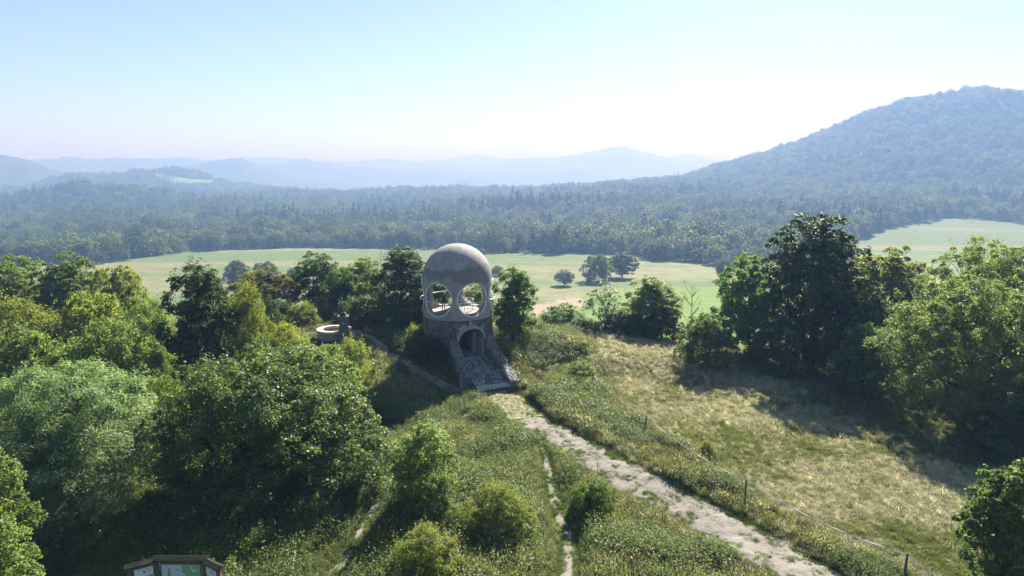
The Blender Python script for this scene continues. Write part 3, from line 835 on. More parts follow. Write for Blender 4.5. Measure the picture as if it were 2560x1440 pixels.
# trees out in the valley field
VALLEY = [
    ('field_tree', 'tree_round', 1388, 1434, 674, 714, 'small round lone tree on the valley field'),
    ('field_tree', 'bush_round', 1455, 1530, 637, 704, 'left of the pair of big trees on the valley field'),
    ('field_tree', 'tree_round', 1522, 1590, 630, 694, 'right of the pair of big trees on the valley field'),
    ('field_tree', 'tree_round', 1782, 1834, 644, 700, 'hazy tree at the right end of the valley field'),
]
for i, (nm, key, u0, u1, vt, vb, lab) in enumerate(VALLEY):
    gx, gy = gp((u0 + u1) / 2, vb)
    loc, W, H = fit(u0, u1, vt, gy)
    dep = gy * CP - (loc[2] - CAM_Z) * SP
    loc = (((u0 + u1) / 2 - 1280) / FPX * dep, gy, hz(gx, gy) - 0.1)
    put_tree(nm, key, loc, W, H, lab, 'tree', i * 1.7, 'leaf_wood')
for i, (u0, u1, vt, vb, lab) in enumerate([(560, 630, 652, 720, 'hazy grey shrub on the valley field left of the ochre tree'), (630, 700, 655, 720, 'hazy grey shrub showing over the ochre tree'),
                                          (715, 760, 670, 720, 'hazy grey shrub between the ochre tree and the dark round tree'), (1225, 1262, 664, 690, 'small hazy shrub right of the tower dome')]):
    gx, gy = gp((u0 + u1) / 2, vb)
    loc, W, H = fit(u0, u1, vt, gy)
    dep = gy * CP - (loc[2] - CAM_Z) * SP
    loc = (((u0 + u1) / 2 - 1280) / FPX * dep, gy, hz(gx, gy) - 0.1)
    put_tree('field_shrub', 'bush_round', loc, W, H, lab, 'shrub', i * 2.1, 'leaf_wood', foliage='foliage', stem='stems')

# bare trees
def bare_tree(name, label, u0, u1, vtop, Y, seed, stems=1, mat='bark_grey', r0=0.05):
    rng = random.Random(seed)
    loc, W, H = fit(u0, u1, vtop, Y)
    t = thing(name, label, 'tree', loc)
    tr = MB(); br = MB()
    for s in range(stems):
        a0 = rng.uniform(0, 6.28)
        b = Vector((math.cos(a0), math.sin(a0), 0)) * (0.0 if stems == 1 else W * 0.3 * rng.random())
        lean = Vector((rng.uniform(-0.1, 0.1), rng.uniform(-0.1, 0.1), 1))
        hh = H * rng.uniform(0.8, 1.0)
        pts = [b + lean * hh * k / 6 + Vector((rng.uniform(-1, 1), rng.uniform(-1, 1), 0)) * 0.06 for k in range(7)]
        pts[0].z = -0.2
        tr.tube(pts, [r0 * (1 - 0.14 * k) for k in range(7)], 6)
        for j in range(14 if stems == 1 else 5):
            k = rng.randint(2, 5); st = pts[k]
            an = rng.uniform(0, 6.28); ln = W * rng.uniform(0.25, 0.55)
            e = st + Vector((math.cos(an) * ln, math.sin(an) * ln, ln * rng.uniform(1.0, 2.0)))
            if e.z > H: e.z = H
            m = st.lerp(e, 0.5) + Vector((math.cos(an), math.sin(an), 0)) * ln * 0.1
            br.tube([st, m, e], [r0 * 0.4, r0 * 0.28, r0 * 0.12], 4)
            for q in range(3):
                s2 = st.lerp(e, rng.uniform(0.4, 0.95)); e2 = s2 + Vector((rng.uniform(-1, 1), rng.uniform(-1, 1), rng.uniform(0.4, 1.4))) * ln * 0.35
                br.tube([s2, e2], [r0 * 0.18, r0 * 0.08], 4)
    tr.build('trunk', MAT[mat], t); br.build('branches', MAT[mat], t)
    return t
bare_tree('bare_tree', 'thin leafless tree forking in two at the meadow edge', 1700, 1752, 704, 73.0, 3, r0=0.07)
bare_tree('bare_tree', 'bare grey twigs sticking out above the light green tree', 910, 995, 628, 82.0, 5, stems=7, r0=0.05)
bare_tree('bare_sapling', 'thin bare sapling rising from the dark bramble mound', 1465, 1505, 1100, 35.0, 8, r0=0.022)

# fallen branches under the hedge
def brush():
    rng = random.Random(4)
    x, y = gp(2085, 968)
    t = thing('brushwood_pile', 'heap of bare fallen branches in the shade under the right hedge', 'branches', (x, y, hz(x, y)))
    for k in range(16):
        mb = MB()
        a = rng.uniform(-0.5, 0.5) + (0 if rng.random() < 0.8 else 1.2)
        ln = rng.uniform(1.6, 3.6); cx = rng.uniform(-2.2, 2.2); cyy = rng.uniform(-0.8, 0.8)
        d = Vector((math.cos(a), math.sin(a) * 0.6, rng.uniform(-0.04, 0.12)))
        p0 = Vector((cx, cyy, 0.12 + rng.random() * 0.3)) - d * ln / 2
        pts = [p0 + d * ln * j / 4 + Vector((0, 0, rng.uniform(-0.08, 0.12))) for j in range(5)]
        mb.tube(pts, [0.035, 0.03, 0.025, 0.02, 0.01], 5)
        for q in range(3):
            s = pts[rng.randint(1, 3)]
            mb.tube([s, s + Vector((rng.uniform(-0.6, 0.6), rng.uniform(-0.4, 0.4), rng.uniform(0.05, 0.5)))], [0.014, 0.006], 4)
        mb.build('branch', MAT['bark_grey'], t)
brush()

# ------------------------------------------------------------------ wood beyond the field
def running_horizon():
    sl = (T_Z[1:] - CAM_Z) / T_R[1:]
    return np.maximum.accumulate(sl, axis=0)
RUN = running_horizon()

def instancer(name, pts, rot, scl, idx, protos, kind='stuff'):
    """points mesh + geometry nodes that put one of the protos on every point"""
    coll = bpy.data.collections.new(name + '_kinds')
    for k, (me) in enumerate(protos):
        o = bpy.data.objects.new('%s_%02d' % (name, k), me); coll.objects.link(o)
    me = bpy.data.meshes.new(name)
    n = len(pts)
    me.vertices.add(n); me.vertices.foreach_set('co', np.asarray(pts, np.float32).ravel())
    a = me.attributes.new('yaw', 'FLOAT', 'POINT'); a.data.foreach_set('value', np.asarray(rot, np.float32))
    a = me.attributes.new('size', 'FLOAT_VECTOR', 'POINT'); a.data.foreach_set('vector', np.asarray(scl, np.float32).ravel())
    a = me.attributes.new('pick', 'INT', 'POINT'); a.data.foreach_set('value', np.asarray(idx, np.int32))
    me.update()
    o = link(name, me); o['kind'] = kind
    ng = bpy.data.node_groups.new(name, 'GeometryNodeTree')
    ng.interface.new_socket('Geometry', in_out='INPUT', socket_type='NodeSocketGeometry')
    ng.interface.new_socket('Geometry', in_out='OUTPUT', socket_type='NodeSocketGeometry')
    gi = ng.nodes.new('NodeGroupInput'); go = ng.nodes.new('NodeGroupOutput')
    iop = ng.nodes.new('GeometryNodeInstanceOnPoints')
    ci = ng.nodes.new('GeometryNodeCollectionInfo'); ci.inputs[0].default_value = coll
    ci.inputs['Separate Children'].default_value = True; ci.inputs['Reset Children'].default_value = True
    def na(nm, t):
        q = ng.nodes.new('GeometryNodeInputNamedAttribute'); q.data_type = t; q.inputs['Name'].default_value = nm; return q.outputs[0]
    cx = ng.nodes.new('ShaderNodeCombineXYZ'); er = ng.nodes.new('FunctionNodeEulerToRotation')
    L = ng.links.new
    L(gi.outputs[0], iop.inputs['Points']); L(ci.outputs[0], iop.inputs['Instance'])
    iop.inputs['Pick Instance'].default_value = True
    L(na('pick', 'INT'), iop.inputs['Instance Index'])
    L(na('yaw', 'FLOAT'), cx.inputs['Z']); L(cx.outputs[0], er.inputs[0]); L(er.outputs[0], iop.inputs['Rotation'])
    L(na('size', 'FLOAT_VECTOR'), iop.inputs['Scale']); L(iop.outputs[0], go.inputs[0])
    md = o.modifiers.new('scatter', 'NODES'); md.node_group = ng
    return o

def tree_joined(key):
    """trunk and crown of a far tree in one mesh for the wood"""
    P = PROTO[key]
    c = P['c']; t = P['t']
    me = c.copy(); me.name = 'wood_' + key
    return me

def build_wood():
    rng = np.random.default_rng(5)
    n = 80000
    az = rng.uniform(-math.radians(43), math.radians(43), n)
    r = np.sqrt(rng.uniform(330.0 ** 2, 3050.0 ** 2, n))
    keep = (r < 1500) | (rng.random(n) < 0.75)
    az = az[keep]; r = r[keep]
    x = r * np.sin(az); y = r * np.cos(az); z = h(x, y)
    ok = ~open_land(x, y, z, r, az)
    # out of sight behind nearer ground
    nf = 430
    ai = np.clip(((az - T_aa[0]) / (T_aa[1] - T_aa[0])).astype(int), 0, nf - 1)
    ri = np.clip(np.searchsorted(T_rr, r - 45) - 2, 0, RUN.shape[0] - 1)
    ok &= ((z + 20 - CAM_Z) / r) > RUN[ri, ai] - 0.001
    az, r, x, y, z = [q[ok] for q in (az, r, x, y, z)]
    rm = np.hypot(x - MX, y - MY)
    pine = fbm(x / 130.0, y / 130.0, 91, 2) + rng.normal(size=len(x)) * 0.1 + np.where((r > 750) & (rm > 700), 0.07, -0.05)
    k = np.where(pine > 0.80, 3, np.where(fbm(x / 90.0, y / 90.0, 95, 2) + rng.normal(size=len(x)) * 0.13 > 0.56, 1, rng.choice([0, 2], len(x))))
    size = rng.uniform(0.75, 1.2, len(x)) * (1.0 - 0.12 * (rm < 700))
    size = size * (0.55 + 1.0 * fbm(x / 45.0, y / 45.0, 93, 2)) * rng.choice([0.8, 1.0, 1.0, 1.25], len(x))
    # front row: own things
    dist_edge = r - edge_r(az)
    u, v = project(x, y, z)
    score = r + dist_edge * 3.0 + np.where((u < -20) | (u > 2580), 5000, 0)
    order = np.argsort(score)
    keys = ['wood_broad', 'wood_wide', 'wood_tall', 'wood_pine']
    front = order[:290]; rest = order[290:]
    for i in front:
        P = PROTO[keys[k[i]]]
        if u[i] < 760: lab, grp = 'hazy tree in the wood edge left of the tower, beyond the pale field', 'wood edge trees left of the tower'
        elif u[i] < 1300: lab, grp = 'hazy tree in the wood edge straight behind the tower dome', 'wood edge trees behind the tower'
        elif u[i] < 1800: lab, grp = 'hazy tree in the wood edge behind the pair of field trees', 'wood edge trees behind the field pair'
        else: lab, grp = 'hazy tree in the wood edge behind the tall oak', 'wood edge trees behind the oak'
        t = thing('pine_tree' if k[i] == 3 else 'woodland_tree', ('conical ' if k[i] == 3 else 'rounded ') + lab, 'tree', (x[i], y[i], z[i]), float(rng.uniform(0, 6.28)), ('conical ' if k[i] == 3 else 'rounded ') + grp)
        s = float(size[i]); t.scale = (s, s, s * float(rng.uniform(0.9, 1.1)))
        link('trunk', P['t'], t); link('crown', P['c'], t)
    pts = np.stack([x, y, z], -1)[rest]
    sc = np.stack([size, size, size * rng.uniform(0.9, 1.15, len(size))], -1)[rest]
    far = r[rest] > 1500
    sc[far] *= np.array([1.1, 1.1, 1.0])
    instancer('woodland', pts, rng.uniform(0, 6.28, len(rest)), sc, k[rest], [tree_joined(q) for q in keys])
    print('wood', len(rest))
build_wood()

# ------------------------------------------------------------------ grass and weeds on the hilltop
def tuft(name, mat, seed, n=16, hgt=0.3, spread=0.12, wid=0.018, lean=0.45, heads=False, var=(0, 1)):
    rng = np.random.default_rng(seed)
    V = []; F = []; va = []
    for i in range(n):
        a = rng.uniform(0, 6.28); b = np.array([math.cos(a), math.sin(a), 0]) * rng.uniform(0, spread)
        hh = hgt * rng.uniform(0.55, 1.15); la = rng.uniform(0, 6.28); ld = np.array([math.cos(la), math.sin(la), 0]) * hh * rng.uniform(0.1, lean)
        sd = np.array([-math.sin(la + rng.normal() * 0.6), math.cos(la), 0]) * wid * rng.uniform(0.7, 1.3)
        m = b + ld * 0.35 + np.array([0, 0, hh * 0.6]); e = b + ld + np.array([0, 0, hh * (0.95 - 0.2 * rng.random())])
        o = len(V); V += [b - sd * 0.5, b + sd * 0.5, m + sd * 0.45, m - sd * 0.45, e + sd * 0.12, e - sd * 0.12]
        F += [(o, o + 1, o + 2, o + 3), (o + 3, o + 2, o + 4, o + 5)]
        va += [rng.uniform(*var)] * 6
        if heads and rng.random() < 0.6:
            o = len(V); q = sd * 1.6; up = np.array([0, 0, hh * 0.18]) + ld * 0.15
            V += [e - q * 0.2, e + q + up * 0.5, e + up, e - q + up * 0.5]; F += [(o, o + 1, o + 2, o + 3)]; va += [0.95] * 4
    return mesh_np(name, np.array(V), np.array(F), mat, False, va)

def weed(name, mat, seed, H=0.7, W=0.6, n=70, L=0.09, wf=0.5):
    rng = np.random.default_rng(seed)
    st = 7
    V = []; P = []; O = []
    for s in range(st):
        a = rng.uniform(0, 6.28); rr = rng.uniform(0, W / 2); hh = H * rng.uniform(0.6, 1.1)
        k = n // st
        t = rng.uniform(0.15, 1, k)[:, None]
        base = np.array([math.cos(a) * rr * 0.4, math.sin(a) * rr * 0.4, 0]); tip = np.array([math.cos(a) * rr, math.sin(a) * rr, hh])
        P.append(base + (tip - base) * t + rng.normal(size=(k, 3)) * 0.06); O.append(np.repeat(unit(tip - base)[None], k, 0))
    P = np.concatenate(P); O = np.concatenate(O); P[:, 2] = np.abs(P[:, 2])
    Vv, F, var = leaves(P, O, L, wf, rng, upb=0.3)
    return mesh_np(name, Vv, F, mat, False, var)

def build_grass():
    rng = np.random.default_rng(9)
    protos = [
        tuft('t0', MAT['grass_green'], 1, 34, 0.26, 0.20, 0.014, 0.6),
        tuft('t1', MAT['grass_green'], 2, 36, 0.46, 0.24, 0.014, 0.7),
        tuft('t2', MAT['grass_olive'], 3, 34, 0.36, 0.22, 0.014, 0.7),
        tuft('t3', MAT['grass_dry'], 4, 34, 0.36, 0.26, 0.012, 0.9, False, (0.0, 0.7)),
        tuft('t4', MAT['grass_dry'], 5, 36, 0.62, 0.24, 0.012, 0.6, True, (0.1, 0.7)),
        tuft('t5', MAT['grass_tall'], 6, 38, 0.78, 0.26, 0.014, 0.6, True),
        weed('t6', MAT['weed'], 7, 0.7, 0.7, 130, 0.07), weed('t7', MAT['grass_green'], 8, 0.9, 0.9, 160, 0.075),
        weed('t8', MAT['weed_brown'], 9, 0.8, 0.6, 60, 0.07), weed('t9', MAT['leaf_yellow'], 10, 0.7, 0.8, 130, 0.07),
    ]
    n = 330000
    r = rng.uniform(20, 96, n) ; az = rng.uniform(-math.radians(41), math.radians(41), n)
    # even in the plane beyond, denser near
    keep = rng.random(n) < np.clip((r / 40.0), 0.35, 1.0)
    r = r[keep]; az = az[keep]
    x = r * np.sin(az); y = r * np.cos(az)
    z = h(x, y)
    pd, pl = path_dist(x, y)
    edge_n = (fbm(x / 0.8, y / 0.8, 71, 2) - 0.5) * 0.5
    ok = pd > -0.12 + edge_n
    mid = fbm(x / 0.7, y / 0.7, 72, 2)          # grass islands in the track
    ok |= (pd > -1.35) & (pd < 0) & (mid > 0.56)
    ok &= ~((pl < 0) & (rng.random(len(x)) < 0.55))
    dt = np.hypot(x - TX, y - TY)
    ok &= dt > 3.35
    # ramp corridor
    da = math.radians(-62); ux, uy = math.cos(da), math.sin(da)
    al = (x - TX) * ux + (y - TY) * uy; ac = -(x - TX) * uy + (y - TY) * ux
    ok &= ~((al > 0) & (al < 7.7) & (np.abs(ac) < 2.3))
    fx0, fy0 = BASIN
    ok &= np.hypot(x - fx0, y - fy0) > 2.0
    ok &= y < 100
    x, y, z, r, pd, pl, az = [q[ok] for q in (x, y, z, r, pd, pl, az)]
    m = len(x)
    dry = dry_mask(x, y)
    fx = np.interp(y, [p[1] for p in FENCE][::-1], [p[0] for p in FENCE][::-1])
    meadow = x > fx + 0.5
    q = rng.random(m)
    isdry = q < np.clip(dry * 0.82 + 0.02, 0, 0.76)
    k = np.where(isdry, np.where(rng.random(m) < 0.93, 3, 4), np.where(rng.random(m) < 0.5, 0, 2))
    k = np.where(meadow & (rng.random(m) < 0.012), 6, k)
    # rough bank left of the fence: taller and mixed
    pat = fbm(x / 2.2, y / 2.2, 81, 3)
    rough = ~meadow & (pd > 0.25) & (pl > 0.4)
    k = np.where(rough & (pat > 0.58), np.where(rng.random(m) < 0.35, 5, np.where(rng.random(m) < 0.75, 1, 4)), k)
    k = np.where(rough & (pat < 0.44), np.where(rng.random(m) < 0.5, 6, 7), k)
    k = np.where(rough & (pat > 0.44) & (pat < 0.5), np.where(rng.random(m) < 0.5, 1, 8), k)
    k = np.where(rough & (pat > 0.5) & (pat < 0.53) & (rng.random(m) < 0.5), 9, k)
    k = np.where((pl < 0.3) | (pd < 0.2), 0, k)
    bank = rough & (y < 46) & (y > 22) & (x < 4.0) & (x > -14)
    k = np.where(bank & (rng.random(m) < 0.55), rng.choice([6, 7, 9, 9, 1], m), k)
    s = rng.uniform(0.7, 1.35, m) * np.where(bank, 1.15, 1.0) * np.where(rough, 0.35 + 0.95 * fbm(x / 4.5, y / 4.5, 83, 2), 1.0)
    s = s * np.where(bank, np.clip(0.28 + pd * 0.45, 0.28, 1.0), np.clip(0.45 + np.minimum(pd, pl + 0.3) * 0.5, 0.45, 1.0))
    s = s * np.clip(0.35 + (np.hypot(x - fx0, y - fy0 + 2.0) - 2.5) * 0.12, 0.35, 1.0)
    s = np.where(meadow, s * np.where(rng.random(m) < 0.10, 0.8, 0.45), s)
    sc = np.stack([s * 1.25, s * 1.25, s], -1)
    instancer('grass', np.stack([x, y, z - 0.02 + 0.06 * (pd < 0)], -1), rng.uniform(0, 6.28, m), sc, k, protos)
    print('grass', m)

# ------------------------------------------------------------------ stone pieces
def voronoi_cells(pts, x0, x1, y0, y1, gap):
    """convex cells round points, shrunk by the joint"""
    out = []
    P = np.array(pts)
    for i, p in enumerate(P):
        poly = [(x0, y0), (x1, y0), (x1, y1), (x0, y1)]
        d = np.hypot(P[:, 0] - p[0], P[:, 1] - p[1])
        for j in np.argsort(d)[1:14]:
            q = P[j]; nx, ny = q[0] - p[0], q[1] - p[1]; L = math.hypot(nx, ny) + 1e-9; nx /= L; ny /= L
            c = L / 2 - gap / 2
            new = []
            m = len(poly)
            for a in range(m):
                A = poly[a]; B = poly[(a + 1) % m]
                da = (A[0] - p[0]) * nx + (A[1] - p[1]) * ny - c; db = (B[0] - p[0]) * nx + (B[1] - p[1]) * ny - c
                if da <= 0: new.append(A)
                if (da < 0) != (db < 0) and abs(da - db) > 1e-12:
                    t = da / (da - db); new.append((A[0] + (B[0] - A[0]) * t, A[1] + (B[1] - A[1]) * t))
            poly = new
            if len(poly) < 3: break
        if len(poly) >= 3: out.append((p, poly))
    return out

def relax(n, x0, x1, y0, y1, seed, it=4, asp=1.0):
    rng = np.random.default_rng(seed)
    P = np.stack([rng.uniform(x0, x1, n), rng.uniform(y0, y1, n)], 1)
    # push apart
    for _ in range(it * 6):
        D = P[:, None] - P[None]; D[..., 1] *= asp
        d = np.linalg.norm(D, axis=-1) + np.eye(n) * 9
        tgt = math.sqrt((x1 - x0) * (y1 - y0) * asp / n) * 0.95
        f = np.clip((tgt - d) / tgt, 0, 1)[..., None] * D / d[..., None]
        P += f.sum(1) * tgt * 0.22
        P[:, 0] = np.clip(P[:, 0], x0 + 0.03, x1 - 0.03); P[:, 1] = np.clip(P[:, 1], y0 + 0.03, y1 - 0.03)
    return P

def stone_piece(poly, p, depth, fmap, rng, bevel=0.045):
    """one stone: a bevelled block standing 'depth' proud; fmap(u, v, d) places it"""
    n = len(poly)
    V = []
    for sc, d in ((1.0, -0.06), (1.0, depth * 0.45), (1.0 - bevel * 2.2, depth)):
        for q in poly:
            uu = p[0] + (q[0] - p[0]) * sc; vv = p[1] + (q[1] - p[1]) * sc
            V.append(fmap(uu, vv, d + (rng.uniform(-0.012, 0.012) if d > 0 else 0)))
    F = []
    for k in range(2):
        for j in range(n):
            a = k * n + j; b = k * n + (j + 1) % n
            F.append((a, b, b + n, a + n))
    F.append(tuple(range(2 * n, 3 * n)))
    return V, F

def stone_mats():
    ms = []
    for i, (a, b) in enumerate([((0.05, 0.053, 0.06), (0.11, 0.11, 0.118)), ((0.08, 0.078, 0.082), (0.17, 0.16, 0.16)), ((0.09, 0.075, 0.072), (0.18, 0.15, 0.14)), ((0.035, 0.04, 0.043), (0.08, 0.085, 0.088))]):
        ms.append(plain_mat('basalt_%d' % i, a, b, 5, 0.7, 0.5, 14, spec=0.4))
    return ms
STONES = stone_mats()
MAT['joint'] = plain_mat('earth_joint', (0.06, 0.06, 0.055), (0.11, 0.105, 0.095), 5, 0.95, 0.4)
MAT['passage_shade'] = plain_mat('shaded_plaster', (0.035, 0.035, 0.04), (0.07, 0.07, 0.072), 4, 0.9, 0.3)  # shade of the door passage, put into the colour of its lining
MAT['mortar'] = plain_mat('mortar', (0.26, 0.25, 0.235), (0.46, 0.445, 0.42), 5, 0.95, 0.6)
MAT['paving'] = plain_mat('paving', (0.22, 0.22, 0.225), (0.34, 0.335, 0.33), 4, 0.75, 0.4)
MAT['paving_dark'] = plain_mat('paving_dark', (0.14, 0.14, 0.145), (0.24, 0.235, 0.235), 4, 0.75, 0.4)
MAT['paving_pale'] = plain_mat('paving_pale', (0.36, 0.35, 0.335), (0.52, 0.505, 0.48), 5, 0.8, 0.4)
MAT['white_steel'] = plain_mat('white_steel', (0.62, 0.62, 0.60), (0.80, 0.80, 0.78), 7, 0.4)

def concrete():
    m, nt, out = new_mat('concrete')
    tc = N(nt, 'ShaderNodeTexCoord')
    big = noise(nt, 0.55, 4, 0.6); mid = noise(nt, 2.4, 6, 0.65); fine = noise(nt, 22, 5, 0.7)
    mp = N(nt, 'ShaderNodeMapping'); mp.inputs['Scale'].default_value = (2.6, 2.6, 0.28)
    nt.links.new(tc.outputs['Object'], mp.inputs[0])
    drip = noise(nt, 1.0, 4, 0.6, vec=mp.outputs[0])
    c = ramp(nt, mid, [(0.3, (0.27, 0.262, 0.25)), (0.7, (0.43, 0.415, 0.395))])
    k = ramp(nt, big, [(0.44, 0.0), (0.62, 0.6)])
    c = mixrgb(nt, k, c, (0.24, 0.232, 0.222))
    # damp belt across the upper part, ragged at both edges
    sz = N(nt, 'ShaderNodeSeparateXYZ'); nt.links.new(tc.outputs['Object'], sz.inputs[0])
    wob = N(nt, 'ShaderNodeMath', operation='MULTIPLY_ADD'); wob.inputs[1].default_value = 2.6; nt.links.new(noise(nt, 0.75, 4, 0.55), wob.inputs[0]); nt.links.new(sz.outputs['Z'], wob.inputs[2])
    nrm = N(nt, 'ShaderNodeMapRange'); nrm.inputs[1].default_value = 8.0; nrm.inputs[2].default_value = 14.0; nt.links.new(wob.outputs[0], nrm.inputs[0])
    belt = ramp(nt, nrm.outputs[0], [(0.30, 0.0), (0.36, 0.8), (0.50, 0.85), (0.53, 0.0)])
    c = mixrgb(nt, belt, c, (0.185, 0.175, 0.168))
    kd = ramp(nt, drip, [(0.5, 0.0), (0.72, 0.75)])
    c = mixrgb(nt, kd, c, (0.19, 0.185, 0.175))
    # formwork joints: level rings and uprights
    sx = N(nt, 'ShaderNodeSeparateXYZ'); nt.links.new(tc.outputs['Object'], sx.inputs[0])
    mo = N(nt, 'ShaderNodeMath', operation='MODULO'); mo.inputs[1].default_value = 0.62; nt.links.new(sx.outputs['Z'], mo.inputs[0])
    lt = N(nt, 'ShaderNodeMath', operation='LESS_THAN'); lt.inputs[1].default_value = 0.045; nt.links.new(mo.outputs[0], lt.inputs[0])
    ang = N(nt, 'ShaderNodeMath', operation='ARCTAN2'); nt.links.new(sx.outputs['Y'], ang.inputs[0]); nt.links.new(sx.outputs['X'], ang.inputs[1])
    row = N(nt, 'ShaderNodeMath', operation='DIVIDE'); row.inputs[1].default_value = 0.62; nt.links.new(sx.outputs['Z'], row.inputs[0])
    fl = N(nt, 'ShaderNodeMath', operation='FLOOR'); nt.links.new(row.outputs[0], fl.inputs[0])
    of = N(nt, 'ShaderNodeMath', operation='MULTIPLY_ADD'); of.inputs[1].default_value = 0.17; nt.links.new(fl.outputs[0], of.inputs[0]); nt.links.new(ang.outputs[0], of.inputs[2])
    ap = N(nt, 'ShaderNodeMath', operation='PINGPONG'); ap.inputs[1].default_value = 0.26; nt.links.new(of.outputs[0], ap.inputs[0])
    lt2 = N(nt, 'ShaderNodeMath', operation='LESS_THAN'); lt2.inputs[1].default_value = 0.008; nt.links.new(ap.outputs[0], lt2.inputs[0])
    mxm = N(nt, 'ShaderNodeMath', operation='MAXIMUM'); nt.links.new(lt.outputs[0], mxm.inputs[0]); nt.links.new(lt2.outputs[0], mxm.inputs[1])
    wear = ramp(nt, noise(nt, 1.3, 3), [(0.45, 0.0), (0.6, 0.6)])
    jm = N(nt, 'ShaderNodeMath', operation='MULTIPLY'); nt.links.new(mxm.outputs[0], jm.inputs[0]); nt.links.new(wear, jm.inputs[1])
    c = mixrgb(nt, jm.outputs[0], c, (0.15, 0.145, 0.14))
    # moss specks on top
    g = ramp(nt, sx.outputs['Z'], [(0.0, 0.0), (1.0, 0.0)])
    pb = N(nt, 'ShaderNodeBsdfPrincipled'); pb.inputs['Roughness'].default_value = 0.85; pb.inputs['Specular IOR Level'].default_value = 0.3
    nt.links.new(c, pb.inputs['Base Color'])
    b = N(nt, 'ShaderNodeBump'); b.inputs['Strength'].default_value = 0.5; b.inputs['Distance'].default_value = 0.03
    nt.links.new(fine, b.inputs['Height'])
    nt.links.new(b.outputs[0], pb.inputs['Normal'])
    nt.links.new(pb.outputs[0], out.inputs['Surface'])
    return m
MAT['concrete'] = concrete()

# ------------------------------------------------------------------ the lookout tower
DOOR = math.radians(-62)          # direction the door faces
Z_BASE = 1.95                     # door sill
Z_LIP = 5.30                      # lower edge of the concrete
Z_EYE = 7.08                      # window centres
Z_SPR = 8.55                      # spring of the dome
R_O, R_I = 3.13, 2.74

def apply_bool(obj, cutters):
    for c in cutters:
        md = obj.modifiers.new('cut', 'BOOLEAN'); md.object = c; md.operation = 'DIFFERENCE'; md.solver = 'EXACT'
    dg = bpy.context.evaluated_depsgraph_get()
    me = bpy.data.meshes.new_from_object(obj.evaluated_get(dg))
    obj.modifiers.clear()
    old = obj.data; obj.data = me; bpy.data.meshes.remove(old)
    for c in cutters:
        bpy.data.objects.remove(c)

